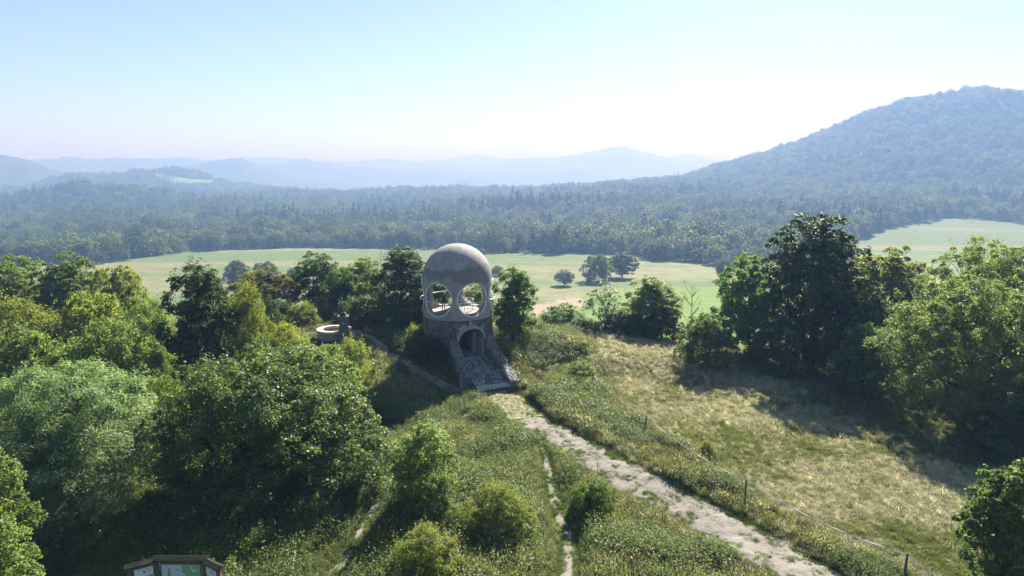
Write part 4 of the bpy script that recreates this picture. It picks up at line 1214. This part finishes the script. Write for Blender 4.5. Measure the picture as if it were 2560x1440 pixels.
def build_tower():
    rng = random.Random(2)
    T = thing('lookout_tower', 'domed concrete lookout tower with round window openings on a dark stone base', 'tower', (TX, TY, 0))
    # --- concrete shell with six round openings
    prof = [(R_O + 0.02, Z_LIP), (R_O + 0.02, Z_LIP + 0.6), (R_O, Z_SPR - 0.6), (R_O, Z_SPR)]
    for k in range(1, 15):
        a = math.pi / 2 * k / 14
        prof.append((R_O * math.cos(a) ** 0.98 if k < 14 else 0.02, Z_SPR + (R_O + 0.05) * math.sin(a)))
    inner = [(0.02, Z_SPR + R_I)]
    for k in range(13, -1, -1):
        a = math.pi / 2 * k / 14
        inner.append((R_I * math.cos(a), Z_SPR + R_I * math.sin(a)))
    inner += [(R_I, Z_LIP + 0.25), (0.02, Z_LIP + 0.25)]
    # floor slab is part of the closed profile; bottom face closes it
    mb = MB(); mb.lathe(prof + inner + [(0.02, Z_LIP)], 72, close=True)
    dome = mb.build('concrete_dome', MAT['concrete'], None)
    cut = []
    for k in range(6):
        a = DOOR + math.radians(60 * k + 2)
        cb = MB()
        ring = [(1.38 * math.cos(t), 1.46 * math.sin(t)) for t in np.linspace(0, 2 * math.pi, 40, endpoint=False)]
        d = Vector((math.cos(a), math.sin(a), 0)); s = Vector((-math.sin(a), math.cos(a), 0))
        v = [d * rr + s * q[0] + Vector((0, 0, Z_EYE + q[1])) for rr in (1.6, 4.0) for q in ring]
        n = len(ring)
        f = [(i, (i + 1) % n, n + (i + 1) % n, n + i) for i in range(n)] + [tuple(range(n - 1, -1, -1)), tuple(range(n, 2 * n))]
        cb.add(v, f)
        cut.append(cb.build('cut', None))
    bpy.context.view_layer.update()
    apply_bool(dome, cut)
    for p in dome.data.polygons:
        p.use_smooth = True
    dome.data.set_sharp_from_angle(angle=math.radians(35)) if hasattr(dome.data, 'set_sharp_from_angle') else None
    dome.parent = T
    # rods on the crown of the dome
    mb = MB(); mb.tube([(0, 0, Z_SPR + R_O - 0.05), (0, 0, Z_SPR + R_O + 0.75)], 0.018, 6); mb.tube([(0, 0, Z_SPR + R_O - 0.02), (0, 0, Z_SPR + R_O + 0.1)], 0.07, 8)
    mb.build('lightning_rod', MAT['white_steel'], T)
    # --- window rings and bars
    for k in range(6):
        a = DOOR + math.radians(60 * k + 2)
        pts = []
        for t in np.linspace(0, 2 * math.pi, 48, endpoint=False):
            sx = 1.41 * math.cos(t); zz = Z_EYE + 1.49 * math.sin(t)
            rr = math.sqrt(max(0.1, (R_O + 0.07) ** 2 - sx * sx))
            pts.append(Vector((math.cos(a) * rr - math.sin(a) * sx, math.sin(a) * rr + math.cos(a) * sx, zz)))
        mb = MB(); mb.tube(pts, 0.055, 8, closed=True)
        ring = mb.build('window_ring', MAT['white_steel'], T)
        pts = []
        for sx in np.linspace(-1.39, 1.39, 15):
            bulge = 0.16 * (1 - (sx / 1.39) ** 2)
            rr = math.sqrt((R_O + 0.08) ** 2 - sx * sx) + bulge
            pts.append(Vector((math.cos(a) * rr - math.sin(a) * sx, math.sin(a) * rr + math.cos(a) * sx, Z_EYE - 0.22)))
        mb = MB(); mb.tube(pts, 0.042, 7); mb.build('guard_bar', MAT['white_steel'], ring)
    # --- stair railing on the platform
    zf = Z_LIP + 0.25
    rail = MB(); c0 = Vector((0.55, 0.35, zf)); rr = 0.85
    arc = [c0 + Vector((math.cos(t) * rr, math.sin(t) * rr, 1.05)) for t in np.linspace(-2.6, 1.6, 22)]
    rail.tube(arc, 0.03, 7)
    rail.tube([p - Vector((0, 0, 0.5)) for p in arc], 0.018, 6)
    ro = rail.build('stair_railing', MAT['white_steel'], T)
    for t in np.linspace(-2.6, 1.6, 12):
        p = c0 + Vector((math.cos(t) * rr, math.sin(t) * rr, 0))
        mb = MB(); mb.tube([p, p + Vector((0, 0, 1.05))], 0.022, 6); mb.build('baluster', MAT['white_steel'], ro)
    mb = MB(); e = arc[0]; mb.tube([e, e + Vector((0.5, 0.5, -0.75)), e + Vector((0.9, 0.6, -1.0))], 0.025, 6); mb.build('handrail', MAT['white_steel'], ro)
    # --- stone base: mortar core with an arched passage
    Dv = Vector((math.cos(DOOR), math.sin(DOOR), 0)); Sv = Vector((-math.sin(DOOR), math.cos(DOOR), 0))
    hw, spring, arch_h = 1.2, 3.45, 1.12      # passage half width, springing height
    mb = MB()
    mb.lathe([(3.32, 0.2), (3.16, 2.6), (3.05, Z_LIP - 0.02), (0.02, Z_LIP - 0.02), (0.02, 0.2)], 64, close=True, smooth=False)
    base = mb.build('stone_base', MAT['mortar'], None)
    cb = MB()
    prof = [(-hw, Z_BASE - 0.02), (hw, Z_BASE - 0.02)] + [(hw * math.cos(t), spring + arch_h * math.sin(t)) for t in np.linspace(0, math.pi, 17)]
    n = len(prof)
    v = [Dv * d + Sv * q[0] + Vector((0, 0, q[1])) for d in (-1.6, 4.2) for q in prof]
    f = [(i, (i + 1) % n, n + (i + 1) % n, n + i) for i in range(n)] + [tuple(range(n - 1, -1, -1)), tuple(range(n, 2 * n))]
    cb.add(v, f); cutter = cb.build('cut', None)
    bpy.context.view_layer.update()
    apply_bool(base, [cutter])
    base.parent = T
    # stones set round the visible half of the base
    a0, a1 = math.radians(-188), math.radians(8)
    RB = 3.2
    u0, u1 = a0 * RB, a1 * RB
    P = relax(300, u0, u1, 0.9, Z_LIP - 0.05, 3, 4, 1.25)
    def bmap(u, v, d):
        a = u / RB; r = np.interp(v, [0.2, 2.6, Z_LIP], [3.32, 3.16, 3.05]) + d
        return (math.cos(a) * r, math.sin(a) * r, v)
    cells = voronoi_cells(P, u0, u1, 0.9, Z_LIP - 0.06, 0.055)
    for p, poly in cells:
        # leave the arch free
        du = p[0] - DOOR * RB
        if abs(du) < hw + 0.42 and p[1] < spring + 0.1: continue
        if p[1] >= spring + 0.1 and math.hypot(du / (hw + 0.36), (p[1] - spring) / (arch_h + 0.36)) < 1.0: continue
        V, F = stone_piece(poly, p, rng.uniform(0.03, 0.12), bmap, rng)
        mb = MB(); mb.add(V, F); mb.build('stone', rng.choice(STONES), base)
    # --- concrete arch round the door and lining
    mb = MB()
    ro_, ri_ = hw + 0.20, hw
    sec = []
    for t in np.linspace(0, math.pi, 25):
        c, s = math.cos(t), math.sin(t)
        o = Sv * (ro_ * c) + Vector((0, 0, spring + (arch_h + 0.2) * s)); i = Sv * (ri_ * c * 0.995) + Vector((0, 0, spring + arch_h * s * 0.995))
        fo = math.sqrt(3.3 ** 2 - (ro_ * c) ** 2)
        sec.append([i + Dv * 2.55, i + Dv * fo, o + Dv * fo, o + Dv * (fo - 0.35)])
    v = [q for s in sec for q in s]; f = []
    for k in range(len(sec) - 1):
        for j in range(3):
            f.append((k * 4 + j, k * 4 + j + 1, k * 4 + 4 + j + 1, k * 4 + 4 + j))
    f += [(0, 1, 2, 3), tuple(len(v) - 1 - q for q in (0, 1, 2, 3))]
    mb.add(v, f); mb.build('door_arch', MAT['concrete'], T)
    # jamb linings and inner pier
    M = Matrix((( Dv.x, Sv.x, 0, 0), (Dv.y, Sv.y, 0, 0), (0, 0, 1, 0), (0, 0, 0, 1)))
    mb = MB(); mb.box(0.7, 2.75, hw - 0.10, hw - 0.004, Z_BASE - 0.01, spring, M); mb.build('door_jamb', MAT['concrete'], T)
    mb = MB(); mb.box(-1.55, 2.75, -hw + 0.004, -hw + 0.10, Z_BASE - 0.01, spring, M); mb.build('door_jamb', MAT['passage_shade'], T)
    mb = MB(); mb.box(-1.59, -1.45, -hw + 0.104, hw - 0.004, Z_BASE - 0.01, spring + arch_h, M); mb.build('passage_end', MAT['passage_shade'], T)
    mb = MB(); mb.box(0.9, 1.5, 0.80, hw - 0.104, Z_BASE - 0.01, spring + 0.4, M, 0.02); mb.build('inner_pier', MAT['concrete'], T)
    # --- ramp
    d0, d1 = 2.2, 7.25
    z_end = 0.36
    def rz(d): return Z_BASE + (z_end - Z_BASE) * max(0.0, (d - 2.9) / (d1 - 2.9))
    def rw(d): return 1.26 + 0.22 * max(0.0, (d - 2.9) / (d1 - 2.9))
    mb = MB()
    v = []; f = []
    ds = np.linspace(d0, d1, 9)
    for d in ds:
        for sgn in (-1, 1):
            q = Dv * d + Sv * (sgn * rw(d))
            v += [q + Vector((0, 0, rz(d))), q + Vector((0, 0, rz(d) - 0.9))]
    for k in range(len(ds) - 1):
        a = k * 4; b = a + 4
        f += [(a, a + 2, b + 2, b), (a + 1, b + 1, b + 3, a + 3), (a, b, b + 1, a + 1), (a + 2, a + 3, b + 3, b + 2)]
    f += [(0, 1, 3, 2), (len(v) - 4, len(v) - 2, len(v) - 1, len(v) - 3)]
    mb.add(v, f); ramp_o = mb.build('ramp', MAT['joint'], T)
    P = relax(120, 2.45, d1 - 0.40, -1.0, 1.0, 8, 4, 1.0)
    def rmap(u, v, d):
        q = Dv * u + Sv * (v * rw(u)); return (q.x, q.y, rz(u) + d)
    for p, poly in voronoi_cells(P, 2.4, d1 - 0.38, -0.98, 0.98, 0.05):
        V, F = stone_piece(poly, p, rng.uniform(0.015, 0.06), rmap, rng, 0.03)
        mb = MB(); mb.add(V, F); mb.build('paver', rng.choice([MAT['paving'], MAT['paving'], MAT['paving_dark'], STONES[1]]), ramp_o)
    n = 9
    for k in range(n):
        s0 = -0.98 + 1.96 * k / n; s1 = s0 + 1.96 / n
        g = 0.012
        poly = [(d1 - 0.36, s0 + g), (d1 + rng.uniform(0.02, 0.14), s0 + g + 0.02), (d1 + rng.uniform(0.02, 0.14), s1 - g), (d1 - 0.36, s1 - g)]
        V, F = stone_piece(poly, (d1 - 0.15, (s0 + s1) / 2), rng.uniform(0.05, 0.09), rmap, rng, 0.04)
        mb = MB(); mb.add(V, F); mb.build('edge_stone', MAT['paving_pale'], ramp_o)
    # --- wing walls beside the ramp
    for sgn in (-1, 1):
        dl0, dl1 = 2.75, (6.1 if sgn < 0 else 7.5)
        th = 0.85
        def top(d):
            t = (d - dl0) / (dl1 - dl0)
            return 3.75 - (2.75 if sgn < 0 else 3.0) * t ** 0.9
        def wi(d): return rw(d) + 0.01
        mb = MB(); v = []; f = []
        ds = np.linspace(dl0, dl1, 9)
        for d in ds:
            for w, zz in ((wi(d), top(d)), (wi(d) + th, top(d) - 0.05), (wi(d) + th + 0.25, -0.2), (wi(d), -0.2)):
                q = Dv * d + Sv * (sgn * w); v.append(q + Vector((0, 0, zz)))
        for k in range(len(ds) - 1):
            for j in range(4):
                a = k * 4 + j; b = k * 4 + (j + 1) % 4
                f.append((a, b, b + 4, a + 4) if sgn < 0 else (b, a, a + 4, b + 4))
        f += [(3, 2, 1, 0), tuple(len(v) - 4 + q for q in (0, 1, 2, 3))]
        mb.add(v, f); wall = mb.build('wing_wall', MAT['mortar'], T)
        # coping stones on top
        Pq = relax(46, dl0, dl1, 0, th, 20 + sgn, 4)
        def tmap(u, v, d):
            q = Dv * u + Sv * (sgn * (wi(u) + v)); return (q.x, q.y, top(u) - 0.05 * v / th + d)
        for p, poly in voronoi_cells(Pq, dl0, dl1, 0.0, th, 0.05):
            V, F = stone_piece(poly, p, rng.uniform(0.03, 0.07), tmap, rng)
            if sgn < 0: F = [q[::-1] for q in F]
            mt = rng.choice(STONES) if p[0] < dl1 - 1.6 or sgn < 0 else (MAT['paving_pale'] if rng.random() < 0.45 else STONES[1])
            mb = MB(); mb.add(V, F); mb.build('stone', mt, wall)
        # head of the wall
        Pq = relax(9, 0, th, -0.1, top(dl1), 50 + sgn, 4)
        for p, poly in voronoi_cells(Pq, 0.0, th, -0.1, top(dl1) - 0.02, 0.05):
            def em(u, v, d):
                q = Dv * (dl1 + d) + Sv * (sgn * (wi(dl1) + u)); return (q.x, q.y, v)
            V, F = stone_piece(poly, p, rng.uniform(0.03, 0.09), em, rng)
            mb = MB(); mb.add(V, F); mb.build('stone', rng.choice(STONES), wall)
        # inner face and outer face
        for face in (0, 1):
            Pq = relax(60, dl0, dl1, -0.1, 3.7, 30 + sgn + face, 4)
            for p, poly in voronoi_cells(Pq, dl0, dl1, -0.1, 3.75, 0.05):
                if max(q[1] - top(q[0]) for q in poly) > 0.02: 
                    poly = [(q[0], min(q[1], top(q[0]) - 0.02)) for q in poly]
                if p[1] > top(p[0]) - 0.08: continue
                if face == 0 and p[1] < rz(p[0]): continue
                def fm(u, v, d):
                    if face == 0: w = wi(u) - d * 0.7
                    else:
                        w = wi(u) + th + 0.25 * (top(u) - v) / (top(u) + 0.2) + d
                    q = Dv * u + Sv * (sgn * w); return (q.x, q.y, v)
                V, F = stone_piece(poly, p, rng.uniform(0.03, 0.07), fm, rng)
                if (sgn > 0) == (face == 0): F = F
                mb = MB(); mb.add(V, F); mb.build('stone', rng.choice(STONES), wall)
    return T

BASIN_PX = (836, 842)
BASIN = gp(*BASIN_PX)
build_grass()
build_tower()

# ------------------------------------------------------------------ round basin and stone pillar
MAT['basin'] = plain_mat('basin_concrete', (0.26, 0.21, 0.18), (0.40, 0.34, 0.30), 3, 0.85, 0.4)
MAT['pillar'] = plain_mat('pillar_stone', (0.10, 0.10, 0.105), (0.20, 0.195, 0.195), 3, 0.85, 0.5)
MAT['iron'] = plain_mat('iron', (0.02, 0.02, 0.022), (0.05, 0.05, 0.05), 8, 0.6)

def build_basin():
    x, y = BASIN
    z = hz(x, y)
    t = thing('round_basin', 'low round concrete basin with a wide pale rim on the grass', 'basin', (x, y, z))
    mb = MB(); mb.lathe([(1.62, -0.3), (1.62, 0.62), (1.22, 0.62), (1.22, 0.05), (0.02, 0.05), (0.02, -0.3)], 56, close=True, smooth=False); mb.build('wall', MAT['basin'], t)
    mb = MB(); mb.lathe([(1.74, 0.622), (1.74, 0.80), (1.70, 0.83), (1.16, 0.83), (1.14, 0.80), (1.14, 0.622)], 56, close=True, smooth=False); mb.build('rim', plain_mat('rim', (0.38, 0.32, 0.28), (0.55, 0.48, 0.43), 4, 0.85, 0.3), t)
    gx, gy = gp(861, 852); gz = hz(gx, gy)
    p = thing('stone_pillar', 'dark grey stone pillar with moulded cap and iron finial beside the basin', 'pillar', (gx, gy, gz), 0.12)
    mb = MB(); mb.box(-0.50, 0.50, -0.45, 0.45, -0.3, 0.42, b=0.03); mb.build('plinth', MAT['pillar'], p)
    mb = MB(); mb.box(-0.40, 0.40, -0.36, 0.36, 0.42, 2.05, b=0.02); mb.build('shaft', MAT['pillar'], p)
    mb = MB(); mb.box(-0.44, 0.44, -0.40, 0.40, 2.052, 2.18, b=0.02); mb.box(-0.48, 0.48, -0.44, 0.44, 2.182, 2.34, b=0.03); mb.box(-0.54, 0.54, -0.50, 0.50, 2.342, 2.50, b=0.03); mb.build('cap', MAT['pillar'], p)
    mb = MB(); mb.box(-0.32, 0.32, -0.3, 0.3, 2.502, 2.62, b=0.03); mb.box(-0.24, 0.24, -0.22, 0.22, 2.622, 2.80, b=0.06); mb.build('crown_stone', MAT['iron'], p)
    mb = MB(); mb.tube([(0, 0, 2.78), (0, 0, 3.0), (0, 0, 3.1), (0, 0, 3.7)], [0.09, 0.05, 0.022, 0.018], 8); mb.tube([(-0.17, 0, 3.45), (0.17, 0, 3.45)], 0.018, 6)
    mb.build('iron_cross', MAT['iron'], p)
    mb = MB(); mb.box(-0.16, 0.12, -0.372, -0.358, 1.70, 1.84); mb.build('plaque', MAT['paving_pale'], p)
build_basin()

# ------------------------------------------------------------------ information board
def build_board():
    MAT['timber'] = plain_mat('timber', (0.09, 0.075, 0.05), (0.19, 0.15, 0.10), 5, 0.85, 0.3)
    MAT['roofing'] = plain_mat('roofing', (0.025, 0.03, 0.02), (0.05, 0.052, 0.034), 5, 1.0, 0.4, spec=0.05)
    white = plain_mat('print_white', (0.78, 0.80, 0.82), (0.84, 0.86, 0.88), 3, 0.4)
    blue = plain_mat('print_blue', (0.10, 0.26, 0.42), (0.22, 0.42, 0.55), 6, 0.4)
    pale = plain_mat('print_pale', (0.55, 0.68, 0.76), (0.62, 0.74, 0.80), 3, 0.4)
    green = plain_mat('print_green', (0.22, 0.45, 0.20), (0.28, 0.52, 0.25), 3, 0.4)
    ink = plain_mat('print_ink', (0.10, 0.12, 0.18), (0.16, 0.18, 0.24), 3, 0.5)
    # top ridge seen at row 1392, columns 338..565
    Y = 25.6
    u = 450.0
    a, b, c = pix_dir(u, 1392)
    ztop = CAM_Z + c / b * Y
    X = a / b * Y
    g = hz(X, Y)
    H = ztop - g
    ppm = FPX / (Y * CP - (ztop - CAM_Z) * SP)
    t = thing('information_board', 'three-winged wooden notice board with map and posters at the bottom edge', 'notice board', (X, Y, g), -0.02)
    w = 118 / ppm            # middle wing width
    sw = 62 / ppm
    ang = math.radians(32)
    hinge = [Vector((-w / 2, 0, 0)), Vector((w / 2, 0, 0))]
    left_end = hinge[0] + Vector((-math.cos(ang) * sw, -math.sin(ang) * sw, 0)); right_end = hinge[1] + Vector((math.cos(ang) * sw, -math.sin(ang) * sw, 0))
    for p in (left_end, hinge[0], hinge[1], right_end):
        mb = MB(); mb.tube([p + Vector((0, 0, -0.3)), p + Vector((0, 0, 1.2)), p + Vector((0, 0, H - 0.12))], [0.10, 0.095, 0.09], 10); mb.build('post', MAT['timber'], t)
    wings = [(left_end, hinge[0], 'left'), (hinge[0], hinge[1], 'mid'), (hinge[1], right_end, 'right')]
    for A, B, nm in wings:
        d = (B - A); L = d.length; d.normalize(); nrm = Vector((d.y, -d.x, 0))      # towards the camera
        M = Matrix(((d.x, nrm.x, 0, A.x), (d.y, nrm.y, 0, A.y), (0, 0, 1, 0), (0, 0, 0, 1)))
        # roof: two sloping boards
        lift = 0.04 if nm == 'mid' else 0.0
        rb = MB()
        ov = 0.16
        for side in (-1, 1):
            v = [Vector((-ov, 0, H + lift)), Vector((L + ov, 0, H + lift)), Vector((L + ov, side * 0.2, H - 0.11 + lift)), Vector((-ov, side * 0.2, H - 0.11 + lift))]
            v += [q + Vector((0, 0, -0.035)) for q in v]
            f = [(0, 1, 2, 3), (7, 6, 5, 4), (0, 4, 5, 1), (1, 5, 6, 2), (2, 6, 7, 3), (3, 7, 4, 0)]
            rb.add([M @ q for q in v], f)
        rb.build('roof', MAT['roofing'], t)
        pb = MB(); m0, m1 = 0.12, L - 0.12
        zt = H - 0.34
        pb.box(m0 - 0.02, m1 + 0.02, -0.03, 0.02, 0.75, H - 0.13, M); bo = pb.build('backboard', MAT['timber'], t)
        pb = MB(); pb.box(m0 + 0.05, m1 - 0.05, 0.022, 0.03, 0.9, zt, M); pb.build('poster', white if nm != 'mid' else pale, bo)
        hh = zt - 0.9; ww = m1 - m0 - 0.1; x0 = m0 + 0.05
        pr = MB()
        def flat(poly, lay): 
            pr.add([M @ Vector((x0 + q[0] * ww, 0.030 + 0.003 * lay, 0.9 + q[1] * hh)) for q in poly], [tuple(range(len(poly)))])
        if nm == 'mid':
            flat([(0.5, 0.99), (0.99, 0.99), (0.99, 0.05), (0.62, 0.05), (0.6, 0.35), (0.66, 0.6), (0.56, 0.75)], 1); flat([(0.17, 0.94), (0.22, 0.9), (0.25, 0.55), (0.2, 0.3), (0.14, 0.5)], 1)
            pr.build('map_land', green, bo)
            pr = MB(); flat([(0.73, 0.98), (0.78, 0.98), (0.82, 0.86), (0.92, 0.84), (0.92, 0.78), (0.80, 0.79)], 2); pr.build('map_river', pale, bo)
            pr = MB(); flat([(0.37, 0.86), (0.47, 0.86), (0.47, 0.835), (0.37, 0.835)], 2); flat([(0.52, 0.79), (0.58, 0.79), (0.58, 0.77), (0.52, 0.77)], 2); pr.build('map_print', ink, bo)
        else:
            flat([(0.03, 0.72), (0.97, 0.74), (0.97, 0.35), (0.03, 0.35)], 1); pr.build('photo_print', blue, bo)
            pr = MB(); flat([(0.2, 0.95), (0.9, 0.97), (0.9, 0.955), (0.2, 0.935)], 1); flat([(0.45, 0.9), (0.6, 0.9), (0.56, 0.83), (0.47, 0.83)], 1); flat([(0.7, 0.9), (0.92, 0.9), (0.92, 0.88), (0.7, 0.88)], 1); pr.build('text_print', ink, bo)
build_board()

# ------------------------------------------------------------------ pasture fence
def build_fence():
    MAT['post'] = plain_mat('post_wood', (0.07, 0.06, 0.05), (0.16, 0.14, 0.12), 6, 0.9, 0.4)
    tape = plain_mat('fence_tape', (0.45, 0.46, 0.50), (0.62, 0.62, 0.66), 9, 0.5)
    x0, y0 = FENCE[0]
    t = thing('pasture_fence', 'pasture fence of thin wooden posts with one pale tape beside the track', 'fence', (x0, y0, hz(x0, y0)))
    o = Vector((x0, y0, hz(x0, y0)))
    tops = []
    rng = random.Random(6)
    hs = [1.15, 1.2, 1.35, 1.3, 1.3]
    for (x, y), H in zip(FENCE, hs):
        b = Vector((x, y, hz(x, y))) - o
        ln = Vector((rng.uniform(0.02, 0.10), rng.uniform(-0.05, 0.05), 1))
        mb = MB(); mb.tube([b + ln * -0.3, b + ln * H * 0.5, b + ln * H * 0.98, b + ln * H], [0.058, 0.055, 0.05, 0.035], 9); mb.build('post', MAT['post'], t)
        tops.append(b + ln * H * 0.93)
    # far end of the tape runs on to a low stake behind the shrub
    for A, B in zip(tops[:-1], tops[1:]):
        pts = []
        n = 22
        for k in range(n + 1):
            s = k / n
            p = A.lerp(B, s); p.z -= 0.38 * 4 * s * (1 - s)
            pts.append(p)
        mb = MB(); v = []; f = []
        for k, p in enumerate(pts):
            tw = math.sin(k * 1.3) * 0.35
            v += [p + Vector((0.01 * tw, 0.02 * tw, 0.022)), p - Vector((0.01 * tw, 0.02 * tw, 0.022)), p + Vector((0.006, 0.006, -0.022)), p + Vector((0.006, 0.006, 0.022))]
        for k in range(n):
            a = k * 4; b = a + 4
            f += [(a, a + 1, b + 1, b), (a + 3, b + 3, b + 2, a + 2), (a, b, b + 3, a + 3), (a + 1, a + 2, b + 2, b + 1)]
        mb.add(v, f); mb.build('tape', tape, t)
build_fence()

# ------------------------------------------------------------------ the visitor on the platform
def build_person():
    skin = plain_mat('skin', (0.42, 0.25, 0.17), (0.48, 0.30, 0.21), 8, 0.55)
    cloth = plain_mat('black_cloth', (0.012, 0.012, 0.016), (0.03, 0.03, 0.035), 8, 0.8)
    hairm = plain_mat('hair', (0.012, 0.010, 0.008), (0.03, 0.022, 0.016), 20, 0.5)
    shoe = plain_mat('shoe', (0.10, 0.03, 0.025), (0.16, 0.05, 0.04), 9, 0.6)
    zf = Z_LIP + 0.25
    px, py = -6.25, 61.2
    t = thing('person', 'person in black top and shorts inside the tower, arm raised towards the face', 'person', (px, py, zf), math.radians(205))
    # joints: x right, y forward (figure faces +y in its own frame)
    J = {
        'pel': (0, 0, 0.92, 0.135, 0.105), 'wai': (0, 0.0, 1.08, 0.12, 0.09), 'che': (0, -0.01, 1.28, 0.15, 0.105), 'nb': (0, -0.01, 1.43, 0.06, 0.06), 'nk': (0, 0.01, 1.50, 0.048, 0.05), 'hd': (0, 0.03, 1.60, 0.078, 0.095), 'ht': (0, 0.02, 1.68, 0.06, 0.075),
        'shl': (-0.17, -0.01, 1.40, 0.06, 0.06), 'ell': (-0.24, 0.16, 1.22, 0.042, 0.042), 'wrl': (-0.10, 0.27, 1.44, 0.03, 0.03), 'pal': (-0.06, 0.28, 1.51, 0.035, 0.02),
        'shr': (0.17, -0.01, 1.40, 0.06, 0.06), 'elr': (0.25, 0.12, 1.20, 0.042, 0.042), 'wrr': (0.12, 0.27, 1.42, 0.03, 0.03), 'par': (0.07, 0.29, 1.50, 0.035, 0.02),
        'hpl': (-0.09, 0, 0.86, 0.09, 0.095), 'knl': (-0.10, 0.03, 0.48, 0.058, 0.062), 'anl': (-0.11, -0.02, 0.09, 0.036, 0.04), 'tol': (-0.12, 0.14, 0.035, 0.036, 0.028),
        'hpr': (0.09, 0, 0.86, 0.09, 0.095), 'knr': (0.12, 0.06, 0.48, 0.058, 0.062), 'anr': (0.14, 0.02, 0.09, 0.036, 0.04), 'tor': (0.16, 0.18, 0.035, 0.036, 0.028),
    }
    E = [('pel', 'wai'), ('wai', 'che'), ('che', 'nb'), ('nb', 'nk'), ('nk', 'hd'), ('hd', 'ht'), ('che', 'shl'), ('shl', 'ell'), ('ell', 'wrl'), ('wrl', 'pal'), ('che', 'shr'), ('shr', 'elr'), ('elr', 'wrr'), ('wrr', 'par'),
         ('pel', 'hpl'), ('hpl', 'knl'), ('knl', 'anl'), ('anl', 'tol'), ('pel', 'hpr'), ('hpr', 'knr'), ('knr', 'anr'), ('anr', 'tor')]
    names = list(J)
    verts = [J[k][:3] for k in names]; rads = [J[k][3:] for k in names]
    edges = [(names.index(a), names.index(b)) for a, b in E]
    # fingers: five short chains per hand, curled round the phone
    for w, p, sg in (('wrl', 'pal', -1), ('wrr', 'par', 1)):
        bx, by, bz = J[p][:3]; bi = names.index(p)
        for q in range(4):
            o = len(verts)
            ox = (q - 1.5) * 0.017
            verts += [(bx + ox, by + 0.015, bz + 0.04), (bx + ox * 0.9 - sg * 0.01, by + 0.03, bz + 0.068 - abs(q - 1.4) * 0.006)]
            rads += [(0.009, 0.009), (0.008, 0.008)]; edges += [(bi, o), (o, o + 1)]
        o = len(verts)
        verts += [(bx - sg * 0.035, by - 0.012, bz + 0.005), (bx - sg * 0.05, by - 0.014, bz + 0.035)]; rads += [(0.010, 0.010), (0.009, 0.009)]; edges += [(bi, o), (o, o + 1)]
    me = bpy.data.meshes.new('body'); me.from_pydata(verts, edges, [])
    o = bpy.data.objects.new('body', me); COL.objects.link(o)
    o.modifiers.new('skin', 'SKIN'); sd = o.modifiers.new('sub', 'SUBSURF'); sd.levels = 2; sd.render_levels = 2
    for i, r in enumerate(rads): me.skin_vertices[0].data[i].radius = r
    me.skin_vertices[0].data[0].use_root = True
    bpy.context.view_layer.update()
    dg = bpy.context.evaluated_depsgraph_get()
    m2 = bpy.data.meshes.new_from_object(o.evaluated_get(dg))
    o.modifiers.clear(); o.data = m2; o.parent = t
    for q in (skin, cloth, hairm, shoe): m2.materials.append(q)
    for p in m2.polygons:
        c = p.center; p.use_smooth = True
        if c.z < 0.10: p.material_index = 3
        elif 0.62 < c.z < 1.45 and not (c.y > 0.10 and c.z > 1.15): p.material_index = 1
        else: p.material_index = 0
    # hair cap and face
    hb = MB(); hb.lathe([(0.02, 1.735), (0.06, 1.725), (0.09, 1.68), (0.098, 1.62), (0.095, 1.55), (0.07, 1.47), (0.02, 1.46)], 16)
    hb.v = [(x, y * 1.1 - 0.012 - (0.0 if y < 0.03 else 0.0), z) if y < 0.045 else (x, 0.045 + 0.0, max(z, 1.66)) for x, y, z in hb.v]
    hb.build('hair', hairm, t)
    nb = MB(); nb.add([(-0.012, 0.118, 1.585), (0.012, 0.118, 1.585), (0, 0.142, 1.59), (0, 0.118, 1.625)], [(0, 1, 2), (1, 3, 2), (3, 0, 2)]); nb.build('nose', skin, t)
    ph = bpy.data.objects.new('phone', None)
    pm = MB(); pm.box(-0.075, 0.075, 0.315, 0.325, 1.50, 1.575, b=0.003); po = pm.build('phone', cloth, None)
    po.matrix_world = Matrix.Translation(t.location) @ Matrix.Rotation(math.radians(205), 4, 'Z')
    tag(po, 'small dark phone held up by the person in the tower', 'phone')
    bpy.data.objects.remove(ph)
build_person()

# ------------------------------------------------------------------ the air
def build_haze():
    m = bpy.data.materials.new('haze'); m.use_nodes = True
    nt = m.node_tree; nt.nodes.clear()
    out = nt.nodes.new('ShaderNodeOutputMaterial')
    pv = nt.nodes.new('ShaderNodeVolumePrincipled')
    pv.inputs['Color'].default_value = (0.188, 0.322, 0.58, 1)
    pv.inputs['Absorption Color'].default_value = (0.40, 0.15, 0.0, 1)
    pv.inputs['Density'].default_value = HAZE_DENSITY
    pv.inputs['Density Attribute'].default_value = ''
    pv.inputs['Anisotropy'].default_value = 0.18
    nt.links.new(pv.outputs[0], out.inputs['Volume'])
    try: m.cycles.homogeneous_volume = True
    except Exception: pass
    zlo = float(T_Z.min()) - 1.0; zhi = float(T_Z.max()) + 25.0
    mb = MB(); mb.box(-15500, 15500, -15500, 15500, zlo, zhi)
    o = mb.build('haze', m); o['kind'] = 'stuff'
    print('haze', zlo, zhi)
HAZE_DENSITY = 0.00050
build_haze()
